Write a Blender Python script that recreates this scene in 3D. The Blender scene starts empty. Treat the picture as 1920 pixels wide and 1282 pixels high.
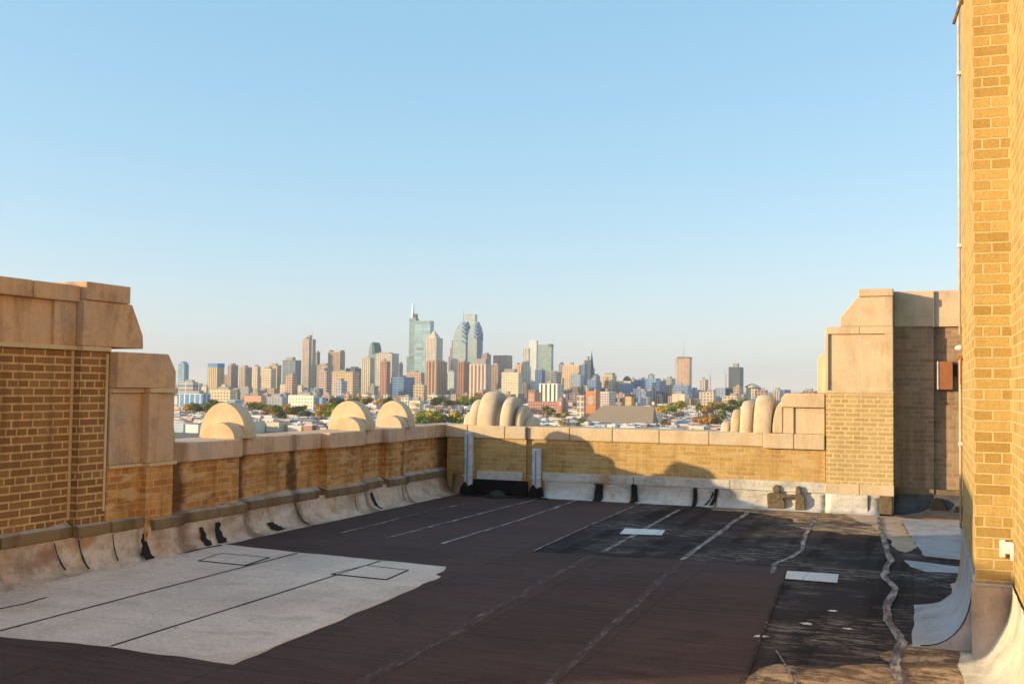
import bpy, bmesh, math, random
from mathutils import Vector, Matrix, noise
random.seed(7)
R = math.radians
scene = bpy.context.scene
COL = scene.collection

# ------------------------------------------------------------------ camera
CAMZ = 1.65
FPX = 2020.0
YAW, PITCH, ROLL = R(21.1), R(2.4), 0.0125
fw = Vector((-math.sin(YAW)*math.cos(PITCH), math.cos(YAW)*math.cos(PITCH), math.sin(PITCH)))
r0 = Vector((math.cos(YAW), math.sin(YAW), 0)); u0 = r0.cross(fw)
rt = r0*math.cos(ROLL) + u0*math.sin(ROLL); up = u0*math.cos(ROLL) - r0*math.sin(ROLL)
cd = bpy.data.cameras.new("camera"); cam = bpy.data.objects.new("camera", cd); COL.objects.link(cam)
cd.sensor_width = 36.0; cd.lens = 36*FPX/1920; cd.clip_start = .05; cd.clip_end = 120000
M = Matrix((rt, up, -fw)).transposed().to_4x4(); M.translation = Vector((0, 0, CAMZ))
cam.matrix_world = M
scene.camera = cam

# ------------------------------------------------------------------ sky, sun, exposure
SUN_EL = 10.2
sx, sy = 1.55, 1.0                      # horizontal direction the light travels in
tr = Vector((sx, sy, 0)).normalized()*math.cos(R(SUN_EL)); tr.z = -math.sin(R(SUN_EL))
world = bpy.data.worlds.new("World"); scene.world = world; world.use_nodes = True
wn = world.node_tree.nodes; wl = world.node_tree.links
bg = wn["Background"]; sky = wn.new("ShaderNodeTexSky"); sky.sky_type = 'NISHITA'
sky.sun_disc = False; sky.sun_elevation = R(SUN_EL)
sky.sun_rotation = math.atan2(-sx, -sy) % (2*math.pi)
sky.altitude = 60; sky.air_density = 1.0; sky.dust_density = 1.0; sky.ozone_density = 3.0
m1 = wn.new("ShaderNodeMix"); m1.data_type = 'RGBA'; m1.blend_type = 'MULTIPLY'; m1.inputs[0].default_value = 1
m1.inputs[7].default_value = (.92, .56, .42, 1)
m2 = wn.new("ShaderNodeMix"); m2.data_type = 'RGBA'; m2.blend_type = 'ADD'; m2.inputs[0].default_value = 1
m2.inputs[7].default_value = (.40, 1.20, 1.80, 1)
wl.new(sky.outputs[0], m1.inputs[6]); wl.new(m1.outputs[2], m2.inputs[6])
wl.new(m2.outputs[2], bg.inputs[0]); bg.inputs[1].default_value = 0.15
sd = bpy.data.lights.new("sun", 'SUN'); sun = bpy.data.objects.new("sun", sd); COL.objects.link(sun)
sd.energy = 3.6; sd.angle = R(0.55); sd.color = (1.0, .76, .42)
sun.rotation_euler = (-tr).to_track_quat('Z', 'Y').to_euler()
sun.location = (-30, -20, 20)
scene.view_settings.view_transform = 'Standard'; scene.view_settings.look = 'None'
scene.view_settings.exposure = 1.0; scene.view_settings.gamma = 1
scene.cycles.max_bounces = 8; scene.cycles.diffuse_bounces = 4

# ------------------------------------------------------------------ node helpers
class NT:
    def __init__(s, name, rough=.85, spec=.3):
        s.m = bpy.data.materials.new(name); s.m.use_nodes = True
        s.t = s.m.node_tree; s.p = s.t.nodes["Principled BSDF"]
        s.p.inputs["Roughness"].default_value = rough
        s.p.inputs["Specular IOR Level"].default_value = spec
        s._uv = None
    def n(s, typ, **k):
        x = s.t.nodes.new(typ)
        for a, b in k.items(): setattr(x, a, b)
        return x
    def l(s, a, b): s.t.links.new(a, b)
    def obj(s):
        if not hasattr(s, '_oc'): s._oc = s.n("ShaderNodeNewGeometry").outputs["Position"]
        return s._oc
    def uv(s):
        if s._uv is None: s._uv = s.n("ShaderNodeTexCoord").outputs["UV"]
        return s._uv
    def map(s, vec, scale=(1, 1, 1), loc=(0, 0, 0)):
        m = s.n("ShaderNodeMapping"); m.inputs["Scale"].default_value = scale
        m.inputs["Location"].default_value = loc; s.l(vec, m.inputs["Vector"]); return m.outputs[0]
    def noise(s, scale, detail=4, rough=.6, vec=None, dist=0):
        x = s.n("ShaderNodeTexNoise"); x.inputs["Scale"].default_value = scale
        x.inputs["Detail"].default_value = detail; x.inputs["Roughness"].default_value = rough
        x.inputs["Distortion"].default_value = dist
        s.l(vec if vec is not None else s.obj(), x.inputs["Vector"]); return x.outputs["Fac"]
    def ramp(s, fac, stops):
        x = s.n("ShaderNodeValToRGB"); e = x.color_ramp.elements
        while len(e) < len(stops): e.new(.5)
        for i, (p, c) in enumerate(stops):
            e[i].position = p; c = (c, c, c) if isinstance(c, (int, float)) else c
            e[i].color = (*c, 1)
        s.l(fac, x.inputs[0]); return x.outputs[0]
    def mix(s, fac, a, b, mode='MIX'):
        x = s.n("ShaderNodeMix", data_type='RGBA', blend_type=mode)
        for v, i in ((fac, 0), (a, 6), (b, 7)):
            if isinstance(v, (int, float)): x.inputs[i].default_value = v
            elif isinstance(v, tuple): x.inputs[i].default_value = (*v, 1)
            else: s.l(v, x.inputs[i])
        return x.outputs[2]
    def math(s, op, a, b=0.0):
        x = s.n("ShaderNodeMath", operation=op)
        for v, i in ((a, 0), (b, 1)):
            if isinstance(v, (int, float)): x.inputs[i].default_value = v
            else: s.l(v, x.inputs[i])
        return x.outputs[0]
    def bump(s, h, strength=.4, dist=.01, prev=None):
        x = s.n("ShaderNodeBump"); x.inputs["Strength"].default_value = strength
        x.inputs["Distance"].default_value = dist; s.l(h, x.inputs["Height"])
        if prev is not None: s.l(prev, x.inputs["Normal"])
        return x.outputs[0]
    def out(s, col, nrm=None, rough=None):
        if isinstance(col, tuple): s.p.inputs["Base Color"].default_value = (*col, 1)
        else: s.l(col, s.p.inputs["Base Color"])
        if nrm is not None: s.l(nrm, s.p.inputs["Normal"])
        if rough is not None: s.l(rough, s.p.inputs["Roughness"])
        return s.m

def stain_shade_mix(t, col, stain_shade, dark, amt=.85):
    # irregular dark bands along the wall: water stains plus painted pier shade
    sp = t.n("ShaderNodeSeparateXYZ"); t.l(t.obj(), sp.inputs[0])
    yn = t.math('ADD', sp.outputs[1], t.math('MULTIPLY', t.math('SUBTRACT', t.noise(6, 5, .7), .5), .34))
    for yc, w in stain_shade:
        d = t.math('ABSOLUTE', t.math('SUBTRACT', yn, yc))
        col = t.mix(t.ramp(t.math('DIVIDE', d, w), [(.3, amt), (1.0, 0.0)]), col, dark)
    return col
STAIN_SHADE = ((9.95, .15), (12.62, .15), (13.78, .13), (15.2, .28), (8.75, .2), (11.0, .12))  # centres and widths of the dark bands, stain and painted shade together
def brick_mat(name, c1, c2, mortar, msize=.011, bw=.205, rh=.0672, stain=(.5, .35, .2), stain_amt=.35,
              parge=0.0, off=(0, 0), bumps=.6, stain_shade=(), runs=.65):
    t = NT(name, .9, .2)
    wob = t.noise(9, 2, vec=t.uv())
    uv = t.map(t.uv(), loc=(off[0], off[1], 0))
    va = t.n("ShaderNodeVectorMath", operation='MULTIPLY_ADD')
    cx = t.n("ShaderNodeCombineXYZ"); t.l(t.math('SUBTRACT', wob, .5), cx.inputs[0]); t.l(t.math('SUBTRACT', t.noise(13, 2, vec=t.uv()), .5), cx.inputs[1])
    t.l(cx.outputs[0], va.inputs[0]); va.inputs[1].default_value = (.006, .006, 0); t.l(uv, va.inputs[2])
    b = t.n("ShaderNodeTexBrick"); b.offset = .5; b.offset_frequency = 2; b.squash = .5; b.squash_frequency = 6
    t.l(va.outputs[0], b.inputs["Vector"])
    b.inputs["Scale"].default_value = 1; b.inputs["Mortar Size"].default_value = msize
    b.inputs["Mortar Smooth"].default_value = .25; b.inputs["Brick Width"].default_value = bw
    b.inputs["Row Height"].default_value = rh; b.inputs["Bias"].default_value = 0
    b.inputs["Color1"].default_value = (*c1, 1); b.inputs["Color2"].default_value = (*c2, 1)
    b.inputs["Mortar"].default_value = (*mortar, 1)
    fine = t.noise(60, 5, .7)
    col = t.mix(.75, b.outputs["Color"], t.ramp(fine, [(.3, .62), (.7, 1.15)]), 'MULTIPLY')
    big = t.noise(1.6, 5, .65)
    col = t.mix(t.ramp(big, [(.45, 0.0), (.75, stain_amt)]), col, stain)
    streak = t.noise(1, 4, .6, t.map(t.obj(), (7, 7, .7)))
    col = t.mix(t.ramp(streak, [(.46, 0.0), (.72, runs)]), col, tuple(c*.4 for c in c1))
    if parge:
        pn = t.ramp(t.noise(1, 3, .5, t.map(t.obj(), (2.2, 2.2, 9))), [(.56, 0.0), (.62, parge)])
        col = t.mix(pn, col, mortar)
    if stain_shade:
        col = stain_shade_mix(t, col, stain_shade, (.085, .038, .015))
    h = t.math('ADD', t.math('MULTIPLY', b.outputs["Fac"], -1.0), t.math('MULTIPLY', fine, .5))
    return t.out(col, t.bump(h, bumps, .008))

def stone_mat(name, base, dark, light=None, amt=.7, stain_shade=()):
    t = NT(name, .9, .2)
    n1 = t.noise(2.3, 6, .65); n2 = t.noise(45, 4, .7)
    light = light or tuple(min(1, c*1.15) for c in base)
    col = t.mix(t.ramp(n1, [(.35, 0.0), (.7, 1.0)]), base, light)
    st = t.noise(1, 6, .7, t.map(t.obj(), (3.6, 3.6, .8)), .4)
    col = t.mix(t.ramp(st, [(.48, 0.0), (.66, amt*.75)]), col, dark)
    bl = t.noise(3.2, 8, .75)
    col = t.mix(t.ramp(bl, [(.50, 0.0), (.66, amt*.7)]), col, dark)
    gr = t.noise(1.3, 4, .6)
    col = t.mix(t.ramp(gr, [(.5, 0.0), (.7, .4)]), col, tuple(.9*sum(base)/3 for _ in base))
    if stain_shade: col = stain_shade_mix(t, col, stain_shade, tuple(.8*x for x in dark), .7)
    col = t.mix(.5, col, t.ramp(n2, [(.3, .75), (.7, 1.12)]), 'MULTIPLY')
    return t.out(col, t.bump(t.math('ADD', n2, t.math('MULTIPLY', n1, 1.5)), .35, .008))

def membrane_mat(name, base, dirt, rust=None, amt=.6, rough=.6, streaky=(3, 3, 3)):
    t = NT(name, rough, .35)
    n1 = t.noise(1, 6, .7, t.map(t.obj(), streaky)); n2 = t.noise(70, 3, .7)
    col = t.mix(t.ramp(n1, [(.42, 0.0), (.7, amt)]), base, dirt)
    if rust:
        n3 = t.noise(1.9, 4, .6)
        col = t.mix(t.ramp(n3, [(.58, 0.0), (.68, .85)]), col, rust)
    col = t.mix(.5, col, t.ramp(n2, [(.3, .8), (.7, 1.1)]), 'MULTIPLY')
    wr = t.noise(5, 5, .6)
    cr = t.noise(1, 4, .6, t.map(t.obj(), (3, 3, 3)), 1.5)
    col = t.mix(t.ramp(cr, [(.490, 0.0), (.5, .6 if rust else .12), (.51, 0.0)]), col, tuple(x*.45 for x in dirt))
    if rust and streaky[0] > 4: col = stain_shade_mix(t, col, STAIN_SHADE, (.20, .10, .045), .8)
    gr = t.noise(2.4, 7, .75)
    col = t.mix(t.ramp(gr, [(.50, 0.0), (.68, .65)]), col, tuple(x*.55 for x in dirt))
    return t.out(col, t.bump(t.math('ADD', t.math('MULTIPLY', n2, .15), wr), .6, .03))

def plain_mat(name, base, rough=.7, var=.25, metal=0, sc=12):
    t = NT(name, rough, .35); t.p.inputs["Metallic"].default_value = metal
    n1 = t.noise(sc, 5, .7)
    col = t.mix(1.0, base, t.ramp(n1, [(.3, 1-var), (.7, 1+var*.5)]), 'MULTIPLY')
    return t.out(col, t.bump(n1, .2, .01))

def deck_mat(name, base, scuff, amt, streak, thr=(.58, .75), patchy=0):
    t = NT(name, .92, .15)
    a = t.noise(1, 6, .75, t.map(t.obj(), streak)); b = t.noise(55, 4, .75); c = t.noise(.8, 3, .5)
    col = t.mix(t.ramp(c, [(.3, 0.0), (.7, 1.0)]), base, tuple(x*1.35 for x in base))
    f = t.ramp(a, [(thr[0], 0.0), (thr[1], amt)])
    if patchy:
        f = t.mix(1.0, f, t.ramp(t.noise(1.3, 4, .7), [(.42, 0.0), (.62, 1.0)]), 'MULTIPLY')
    col = t.mix(f, col, scuff)
    if name.startswith("cream"):
        v = t.n("ShaderNodeTexVoronoi"); v.inputs["Scale"].default_value = 2.6; t.l(t.obj(), v.inputs["Vector"])
        col = t.mix(t.ramp(t.math('ADD', v.outputs["Distance"], t.math('MULTIPLY', t.noise(20, 3), .05)), [(.055, .8), (.075, 0.0)]), col, (.12, .08, .06))
        col = t.mix(t.ramp(t.noise(2.2, 5, .7), [(.5, 0.0), (.75, .5)]), col, (.36, .27, .20))
    if patchy:   # dark tracks along the roll joints and pale grit between them
        tr_ = t.noise(1, 3, .6, t.map(t.obj(), (3.4, .16, 1)), .3)
        col = t.mix(t.ramp(tr_, [(.42, .85), (.5, 0.0)]), col, tuple(x*.5 for x in base))
        g = t.mix(1.0, t.ramp(t.noise(1, 7, .85, t.map(t.obj(), (4, 16, 1))), [(.50, 0.0), (.60, .8)]), t.ramp(t.noise(.9, 3, .6), [(.46, 0.0), (.6, 1.0)]), 'MULTIPLY')
        col = t.mix(g, col, (.38, .30, .25))
    else:
        sp = t.n("ShaderNodeSeparateXYZ"); t.l(t.obj(), sp.inputs[0])
        rollx = t.math('ADD', t.math('MULTIPLY', sp.outputs[0], 1.06), t.math('MULTIPLY', t.noise(.7, 2), .12))
        wn_ = t.n("ShaderNodeTexWhiteNoise", noise_dimensions='1D'); t.l(t.math('FLOOR', rollx), wn_.inputs["W"])
        col = t.mix(1.0, col, t.ramp(wn_.outputs["Value"], [(0, .82), (1, 1.18)]), 'MULTIPLY')
        edge = t.math('ABSOLUTE', t.math('SUBTRACT', t.math('FRACT', rollx), .5))
        col = t.mix(t.ramp(edge, [(.488, 0.0), (.497, .55)]), col, tuple(x*.35 for x in base))
        pond = t.noise(.55, 6, .6, None, .8)
        col = t.mix(t.ramp(pond, [(.50, 0.0), (.515, .35), (.53, .12), (.62, .3), (.64, 0.0)]), col, tuple(min(1, x*(1.7 if base[0] < .2 else .7)) for x in base))
        g = t.ramp(t.noise(1, 7, .8, t.map(t.obj(), (1.1, 26, 1))), [(.50, 0.0), (.66, .6)])
        col = t.mix(g, col, tuple(min(1, x*(1.9 if base[0] < .2 else 1.08)) for x in base))
        g = t.ramp(t.noise(1, 6, .8, t.map(t.obj(), (.9, 22, 3), (7, 3, 1))), [(.52, 0.0), (.66, .7)])
        col = t.mix(g, col, tuple(x*(.45 if base[0] < .2 else .85) for x in base))
    col = t.mix(.6, col, t.ramp(b, [(.3, .6), (.72, 1.4)]), 'MULTIPLY')
    return t.out(col, t.bump(t.noise(2.2, 4, .5), .35, .06, t.bump(t.math('ADD', b, t.math('MULTIPLY', a, .6)), .45, .012)))

_fm = {}
def facade(wall, glass, bw=3.6, fh=3.6, fr=.3, style='grid', rough=.6, gl=.25):
    key = (wall, glass, bw, fh, fr, style)
    if key in _fm: return _fm[key]
    t = NT("facade", rough, .4)
    b = t.n("ShaderNodeTexBrick"); b.offset = 0; b.squash = 1
    t.l(t.uv(), b.inputs["Vector"])
    b.inputs["Scale"].default_value = 1
    b.inputs["Brick Width"].default_value = bw if style != 'h' else 500
    b.inputs["Row Height"].default_value = fh if style != 'v' else 500
    b.inputs["Mortar Size"].default_value = fr*min(bw, fh)*.5
    b.inputs["Mortar Smooth"].default_value = 0.1
    g2 = tuple(c*.75 for c in glass)
    b.inputs["Color1"].default_value = (*glass, 1); b.inputs["Color2"].default_value = (*g2, 1)
    b.inputs["Mortar"].default_value = (*wall, 1)
    n = t.noise(.05, 3, .6)
    col = t.mix(.6, b.outputs["Color"], t.ramp(n, [(.3, .8), (.7, 1.15)]), 'MULTIPLY')
    r = t.ramp(b.outputs["Fac"], [(0, gl), (1, .8)])
    _fm[key] = t.out(col, None, r)
    return _fm[key]

# ------------------------------------------------------------------ mesh helpers
class MB:
    def __init__(s): s.v = []; s.f = []; s.sm = []; s.mi = []
    def face(s, pts, smooth=False, mi=0):
        k = len(s.v); s.v += [tuple(p) for p in pts]; s.f.append(tuple(range(k, k+len(pts)))); s.sm.append(smooth); s.mi.append(mi)
    def box(s, x0, x1, y0, y1, z0, z1, mi=0):
        k = len(s.v)
        s.v += [(x, y, z) for z in (z0, z1) for x, y in ((x0, y0), (x1, y0), (x1, y1), (x0, y1))]
        for q in ((3, 2, 1, 0), (4, 5, 6, 7), (0, 1, 5, 4), (1, 2, 6, 5), (2, 3, 7, 6), (3, 0, 4, 7)):
            s.f.append(tuple(k+i for i in q)); s.sm.append(False); s.mi.append(mi)
        return s
    def prism(s, poly, axis, a0, a1, smooth=False):
        """poly: 2D points; axis 'x' -> (y,z), 'y' -> (x,z), 'z' -> (x,y); extruded a0..a1"""
        n = len(poly); k = len(s.v)
        def P(p, a):
            return {'x': (a, p[0], p[1]), 'y': (p[0], a, p[1]), 'z': (p[0], p[1], a)}[axis]
        s.v += [P(p, a0) for p in poly] + [P(p, a1) for p in poly]
        s.f.append(tuple(k+i for i in range(n))); s.sm.append(False); s.mi.append(0)
        s.f.append(tuple(k+n+i for i in reversed(range(n)))); s.sm.append(False); s.mi.append(0)
        for i in range(n):
            j = (i+1) % n
            s.f.append((k+j, k+i, k+n+i, k+n+j)); s.sm.append(smooth); s.mi.append(0)
        return s
    def tube(s, pts, r, seg=10):
        pts = [Vector(p) for p in pts]; rings = []
        for i, p in enumerate(pts):
            d = (pts[min(i+1, len(pts)-1)] - pts[max(i-1, 0)]).normalized()
            a = d.orthogonal().normalized() if i == 0 else (prev - d*prev.dot(d)).normalized()
            prev = a; b = d.cross(a); rr = r[i] if isinstance(r, (list, tuple)) else r
            k = len(s.v); rings.append(k)
            s.v += [tuple(p + (a*math.cos(2*math.pi*j/seg) + b*math.sin(2*math.pi*j/seg))*rr) for j in range(seg)]
        for q in range(len(rings)-1):
            for j in range(seg):
                jj = (j+1) % seg
                s.f.append((rings[q]+j, rings[q]+jj, rings[q+1]+jj, rings[q+1]+j)); s.sm.append(True); s.mi.append(0)
        s.f.append(tuple(rings[0]+j for j in reversed(range(seg)))); s.sm.append(False); s.mi.append(0)
        s.f.append(tuple(rings[-1]+j for j in range(seg))); s.sm.append(False); s.mi.append(0)
        return s
    def mesh(s, name, mat, recalc=True):
        me = bpy.data.meshes.new(name); me.from_pydata(s.v, [], s.f)
        for i, p in enumerate(me.polygons): p.use_smooth = s.sm[i]; p.material_index = s.mi[i]
        for m in (mat if isinstance(mat, (list, tuple)) else [mat]): me.materials.append(m)
        if recalc:
            bm = bmesh.new(); bm.from_mesh(me); bmesh.ops.recalc_face_normals(bm, faces=bm.faces); bm.to_mesh(me); bm.free()
        uvl = me.uv_layers.new(name="uv")
        for p in me.polygons:
            n = p.normal
            for li in p.loop_indices:
                c = me.vertices[me.loops[li].vertex_index].co
                if abs(n.z) > .75: uvl.data[li].uv = (c.x, c.y)
                elif abs(n.x) > abs(n.y): uvl.data[li].uv = (c.y, c.z)
                else: uvl.data[li].uv = (c.x, c.z)
        me.update(); return me
    def build(s, name, mat, parent=None, bevel=0, loc=None, recalc=True):
        o = bpy.data.objects.new(name, s.mesh(name, mat, recalc)); COL.objects.link(o)
        if parent is not None: o.parent = parent
        if loc is not None: o.location = loc
        if bevel:
            b = o.modifiers.new("bevel", 'BEVEL'); b.width = bevel; b.segments = 2; b.limit_method = 'ANGLE'; b.angle_limit = R(40)
        return o

def tag(o, label=None, cat=None, group=None, kind=None):
    if label: o["label"] = label
    if cat: o["category"] = cat
    if group: o["group"] = group
    if kind: o["kind"] = kind
    return o
def empty(name, loc, label, cat, group=None):
    o = bpy.data.objects.new(name, None); o.empty_display_size = .2; COL.objects.link(o); o.location = loc
    return tag(o, label, cat, group)
def child(mb, name, mat, parent, bevel=0):
    """part given in world coordinates, parented to a thing whose origin is elsewhere"""
    L = parent.location if parent.parent is None else parent.location + parent.parent.location
    mb.v = [(x-L[0], y-L[1], z-L[2]) for x, y, z in mb.v]
    o = mb.build(name, mat, parent, bevel)
    # keep texture coordinates in world metres
    uvl = o.data.uv_layers[0]
    for p in o.data.polygons:
        n = p.normal
        a, b = (L[0], L[1]) if abs(n.z) > .75 else ((L[1], L[2]) if abs(n.x) > abs(n.y) else (L[0], L[2]))
        for li in p.loop_indices:
            uvl.data[li].uv = (uvl.data[li].uv[0]+a, uvl.data[li].uv[1]+b)
    return o

# ------------------------------------------------------------------ materials of the roof
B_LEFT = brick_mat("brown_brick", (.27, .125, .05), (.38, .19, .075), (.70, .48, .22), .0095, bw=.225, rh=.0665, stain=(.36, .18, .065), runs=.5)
B_LOW = brick_mat("orange_brick", (.52, .215, .055), (.74, .37, .10), (.66, .43, .22), .009, stain=(.20, .09, .035), stain_amt=.8, parge=.7, stain_shade=STAIN_SHADE)
B_BACK = brick_mat("tan_brick", (.50, .30, .11), (.62, .41, .16), (.60, .46, .24), .009, rh=.064, stain=(.50, .27, .07), parge=.5, runs=.4)
B_TOWER = brick_mat("sand_brick", (.46, .32, .135), (.58, .42, .19), (.70, .54, .30), .014, rh=.062, bw=.21, stain=(.60, .45, .24), runs=.2)
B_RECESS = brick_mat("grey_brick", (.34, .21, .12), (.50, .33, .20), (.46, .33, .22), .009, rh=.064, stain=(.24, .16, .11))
B_PENT = brick_mat("yellow_brick", (.38, .25, .075), (.55, .39, .145), (.64, .49, .25), .007, bw=.205, rh=.067, stain=(.60, .43, .19), bumps=.7, runs=.3)
STONE = stone_mat("limestone", (.62, .405, .245), (.26, .15, .09))
STONE_L = stone_mat("pale_limestone", (.62, .49, .335), (.40, .27, .15), amt=.55)
STONE_M = stone_mat("warm_limestone", (.68, .46, .31), (.34, .20, .11), amt=.6, stain_shade=STAIN_SHADE)
MORTAR = stone_mat("mortar", (.62, .48, .28), (.45, .32, .18), amt=.3)
GREYMORTAR = stone_mat("grey_mortar", (.46, .38, .32), (.20, .13, .08), amt=.8, stain_shade=STAIN_SHADE)
FL_LEFT = membrane_mat("stained_flashing", (.66, .54, .44), (.36, .23, .15), (.42, .20, .07), .9, streaky=(5, 2.2, 5))
FL_BACK = membrane_mat("grey_white_flashing", (.66, .64, .60), (.42, .38, .34), (.46, .27, .10), .7, streaky=(2, 2, 12))
FL_TAN = membrane_mat("tan_flashing", (.50, .38, .28), (.38, .27, .18), None, .6)
FL_BLUE = membrane_mat("pale_grey_membrane", (.42, .42, .44), (.27, .26, .26), None, .7, streaky=(5, 5, 5))
LEDGE = stone_mat("olive_ledge", (.24, .17, .09), (.10, .06, .04), stain_shade=STAIN_SHADE)
TAR = plain_mat("tar", (.014, .012, .012), .85, .5, sc=30)
OLDTAR = plain_mat("dry_tar", (.17, .13, .08), .9, .6, sc=25)
D_BLACK = deck_mat("worn_black_roofing", (.030, .022, .023), (.36, .28, .20), .8, (1.6, 8, 1), (.53, .70), patchy=1)
D_BROWN = deck_mat("brown_coated_roofing", (.072, .042, .038), (.16, .118, .108), .55, (.8, 16, 1), (.48, .8))
D_CREAM = deck_mat("cream_roofing", (.64, .51, .44), (.46, .37, .30), .6, (3, 3, 3), (.5, .8))
D_DUST = deck_mat("tan_dusty_roofing", (.46, .31, .19), (.07, .045, .035), .9, (4, 6, 3), (.44, .53))
FAINT = None
D_WHITE = deck_mat("white_roofing", (.72, .70, .68), (.50, .45, .4), .5, (3, 3, 3), (.55, .85))
SCUFF = None
def scuff_mat():
    t = NT("scuffed_silver_seam", .7, .4)
    n = t.noise(1, 6, .8, t.map(t.obj(), (14, 3.5, 1)))
    col = t.ramp(n, [(.45, (.085, .05, .045)), (.52, (.22, .17, .16)), (.66, (.50, .46, .44))])
    return t.out(col, t.bump(n, .5, .01))
SCUFF = scuff_mat()
def faint_mat():
    t = NT("faint_scuffed_seam", .9, .2)
    n = t.noise(1, 6, .85, t.map(t.obj(), (22, 5, 1)))
    col = t.ramp(n, [(.50, (.074, .044, .041)), (.58, (.14, .10, .10)), (.72, (.36, .33, .34))])
    return t.out(col, t.bump(n, .5, .01))
FAINT = faint_mat()
WHITEMETAL = plain_mat("white_painted_metal", (.70, .69, .68), .5, .3)
GALV = plain_mat("galvanised_metal", (.62, .66, .72), .45, .35, sc=9)
RUST = plain_mat("rust_brown_paint", (.33, .13, .05), .6, .2)
BLACKP = plain_mat("black_plastic", (.01, .01, .01), .4, .2)

# ================================================================== ROOF DECK
def sheet(poly, z, name, mat, wob=.012, step=.12, kind='structure'):
    """thin sheet with slightly ragged edges"""
    pts = []
    for i, p in enumerate(poly):
        q = poly[(i+1) % len(poly)]; d = math.dist(p, q); n = max(1, int(d/step))
        nx, ny = (q[1]-p[1])/d, -(q[0]-p[0])/d
        for k in range(n):
            t = k/n; w = wob*(noise.noise(Vector((p[0]+(q[0]-p[0])*t, p[1]+(q[1]-p[1])*t, z))*3.1)*1.4+noise.noise(Vector((p[0]+(q[0]-p[0])*t, p[1]+(q[1]-p[1])*t, z))*13)*.6) if k else 0
            pts.append((p[0]+(q[0]-p[0])*t+nx*w, p[1]+(q[1]-p[1])*t+ny*w))
    m = MB(); m.prism(pts, 'z', z-.003, z)
    o = m.build(name, mat)
    if kind: o["kind"] = kind
    return o
m = MB(); m.box(-6.95, .5, -6, 15.6, -.4, 0); m.box(-8, 8, -12, -6, -.4, -.02)
tag(m.build("roof_deck", D_BLACK), kind='structure')
sheet([(-6.82, -5), (-.85, -5), (-.97, 6.2), (-1.18, 9.9), (-1.22, 10.36), (-2.21, 10.40), (-3.69, 10.24), (-3.78, 12.6), (-3.83, 15.2), (-6.82, 15.2)], .004, "roof_brown_coating", D_BROWN, .02)
sheet([(-6.74, 3.2), (-5.72, 3.3), (-5.60, 5.36), (-4.75, 5.43), (-3.80, 5.38), (-3.86, 7.2), (-3.93, 8.55), (-4.02, 8.63), (-4.03, 8.83), (-4.10, 9.03), (-5.0, 9.12), (-5.77, 9.17), (-6.69, 9.30)], .009, "roof_cream_membrane", D_CREAM, .02)
sheet([(-3.0, 15.25), (-2.6, 14.85), (-2.0, 14.7), (-1.6, 14.2), (-1.45, 13.5), (-.9, 13.1), (-.3, 13.2), (.5, 13.2), (.5, 15.25)], .0025, "roof_dust", D_DUST, .12)
sheet([(-.93, 3), (.5, 3), (.5, 7.3), (-.2, 7.0), (-.55, 6.75), (-.93, 6.6)], .0025, "roof_dust_near", D_DUST, .12)
# light membrane by the penthouse
sheet([(-.31, 15.0), (-.24, 13.9), (-.10, 12.4), (-.03, 11.72), (.5, 11.55), (.5, 15.2)], .005, "roof_pale_membrane", FL_BLUE, .02)
sheet([(-.22, 11.34), (.4, 11.12), (.4, 10.75), (-.02, 10.70), (-.16, 10.95)], .005, "roof_pale_strip", FL_BLUE, .03)
# brown tar skirt on the floor between the pale sheets and the tower
sheet([(-1.05, 15.2), (-.6, 13.9), (-.33, 12.2), (-.22, 11.9), (-.12, 12.3), (-.25, 13.8), (-.33, 15.2)], .004, "roof_tan_dust", FL_TAN, .05)
sheet([(-.10, 7.62), (.5, 7.62), (.5, 4), (.02, 4), (-.02, 6.2), (-.12, 6.9), (-.30, 7.25)], .0045, "roof_tan_dust_near", D_DUST, .05)

def strip(pts, w, z, name, mat, label, group=None, cat='seam', wv=.5, th=.004):
    """a narrow raised line following pts"""
    fine = []
    for i in range(len(pts)-1):
        p, q = pts[i], pts[i+1]; n = max(1, int(math.dist(p, q)/.1))
        for k in range(n): fine.append((p[0]+(q[0]-p[0])*k/n, p[1]+(q[1]-p[1])*k/n))
    fine.append(pts[-1])
    mb = MB(); L = []; Rr = []
    for i, p in enumerate(fine):
        a = fine[max(i-1, 0)]; b = fine[min(i+1, len(fine)-1)]
        d = math.dist(a, b) or 1; nx, ny = (b[1]-a[1])/d, -(b[0]-a[0])/d
        k = noise.noise(Vector((p[0]*2+z*70, p[1]*1.9, 1)))*1.5+noise.noise(Vector((p[0]*9, p[1]*7, 5)))*.5
        k2 = -.7*k+noise.noise(Vector((p[0]*2+31, p[1]*2.9, 9)))*.7
        wl_ = w*.5*(1+wv*k); wr_ = w*.5*(1+wv*k2)
        L.append((p[0]+nx*wl_, p[1]+ny*wl_)); Rr.append((p[0]-nx*wr_, p[1]-ny*wr_))
    for i in range(len(fine)-1):
        mb.prism([L[i], L[i+1], Rr[i+1], Rr[i]], 'z', z, z+th)
    o = mb.build(name, mat)
    if cat == 'structure': o["kind"] = 'structure'
    else: tag(o, label, cat, group)
    return o
G = "light scuffed seams on the brown roofing"
strip([(-6.09, 10.6), (-6.12, 12.2), (-6.08, 13.96)], .025, .0075, "roof_seam", SCUFF, "faint narrow pale seam on brown roofing, closest to left parapet", G)
strip([(-5.45, 10.4), (-5.42, 12.6), (-5.37, 15.0)], .035, .0075, "roof_seam", SCUFF, "pale seam on brown roofing ending below the short grey downspout pair", G)
strip([(-4.74, 10.34), (-4.72, 12.6), (-4.80, 15.15)], .045, .0075, "roof_seam", SCUFF, "bright pale seam on brown roofing reaching the back parapet right of downspouts", G)
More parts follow.
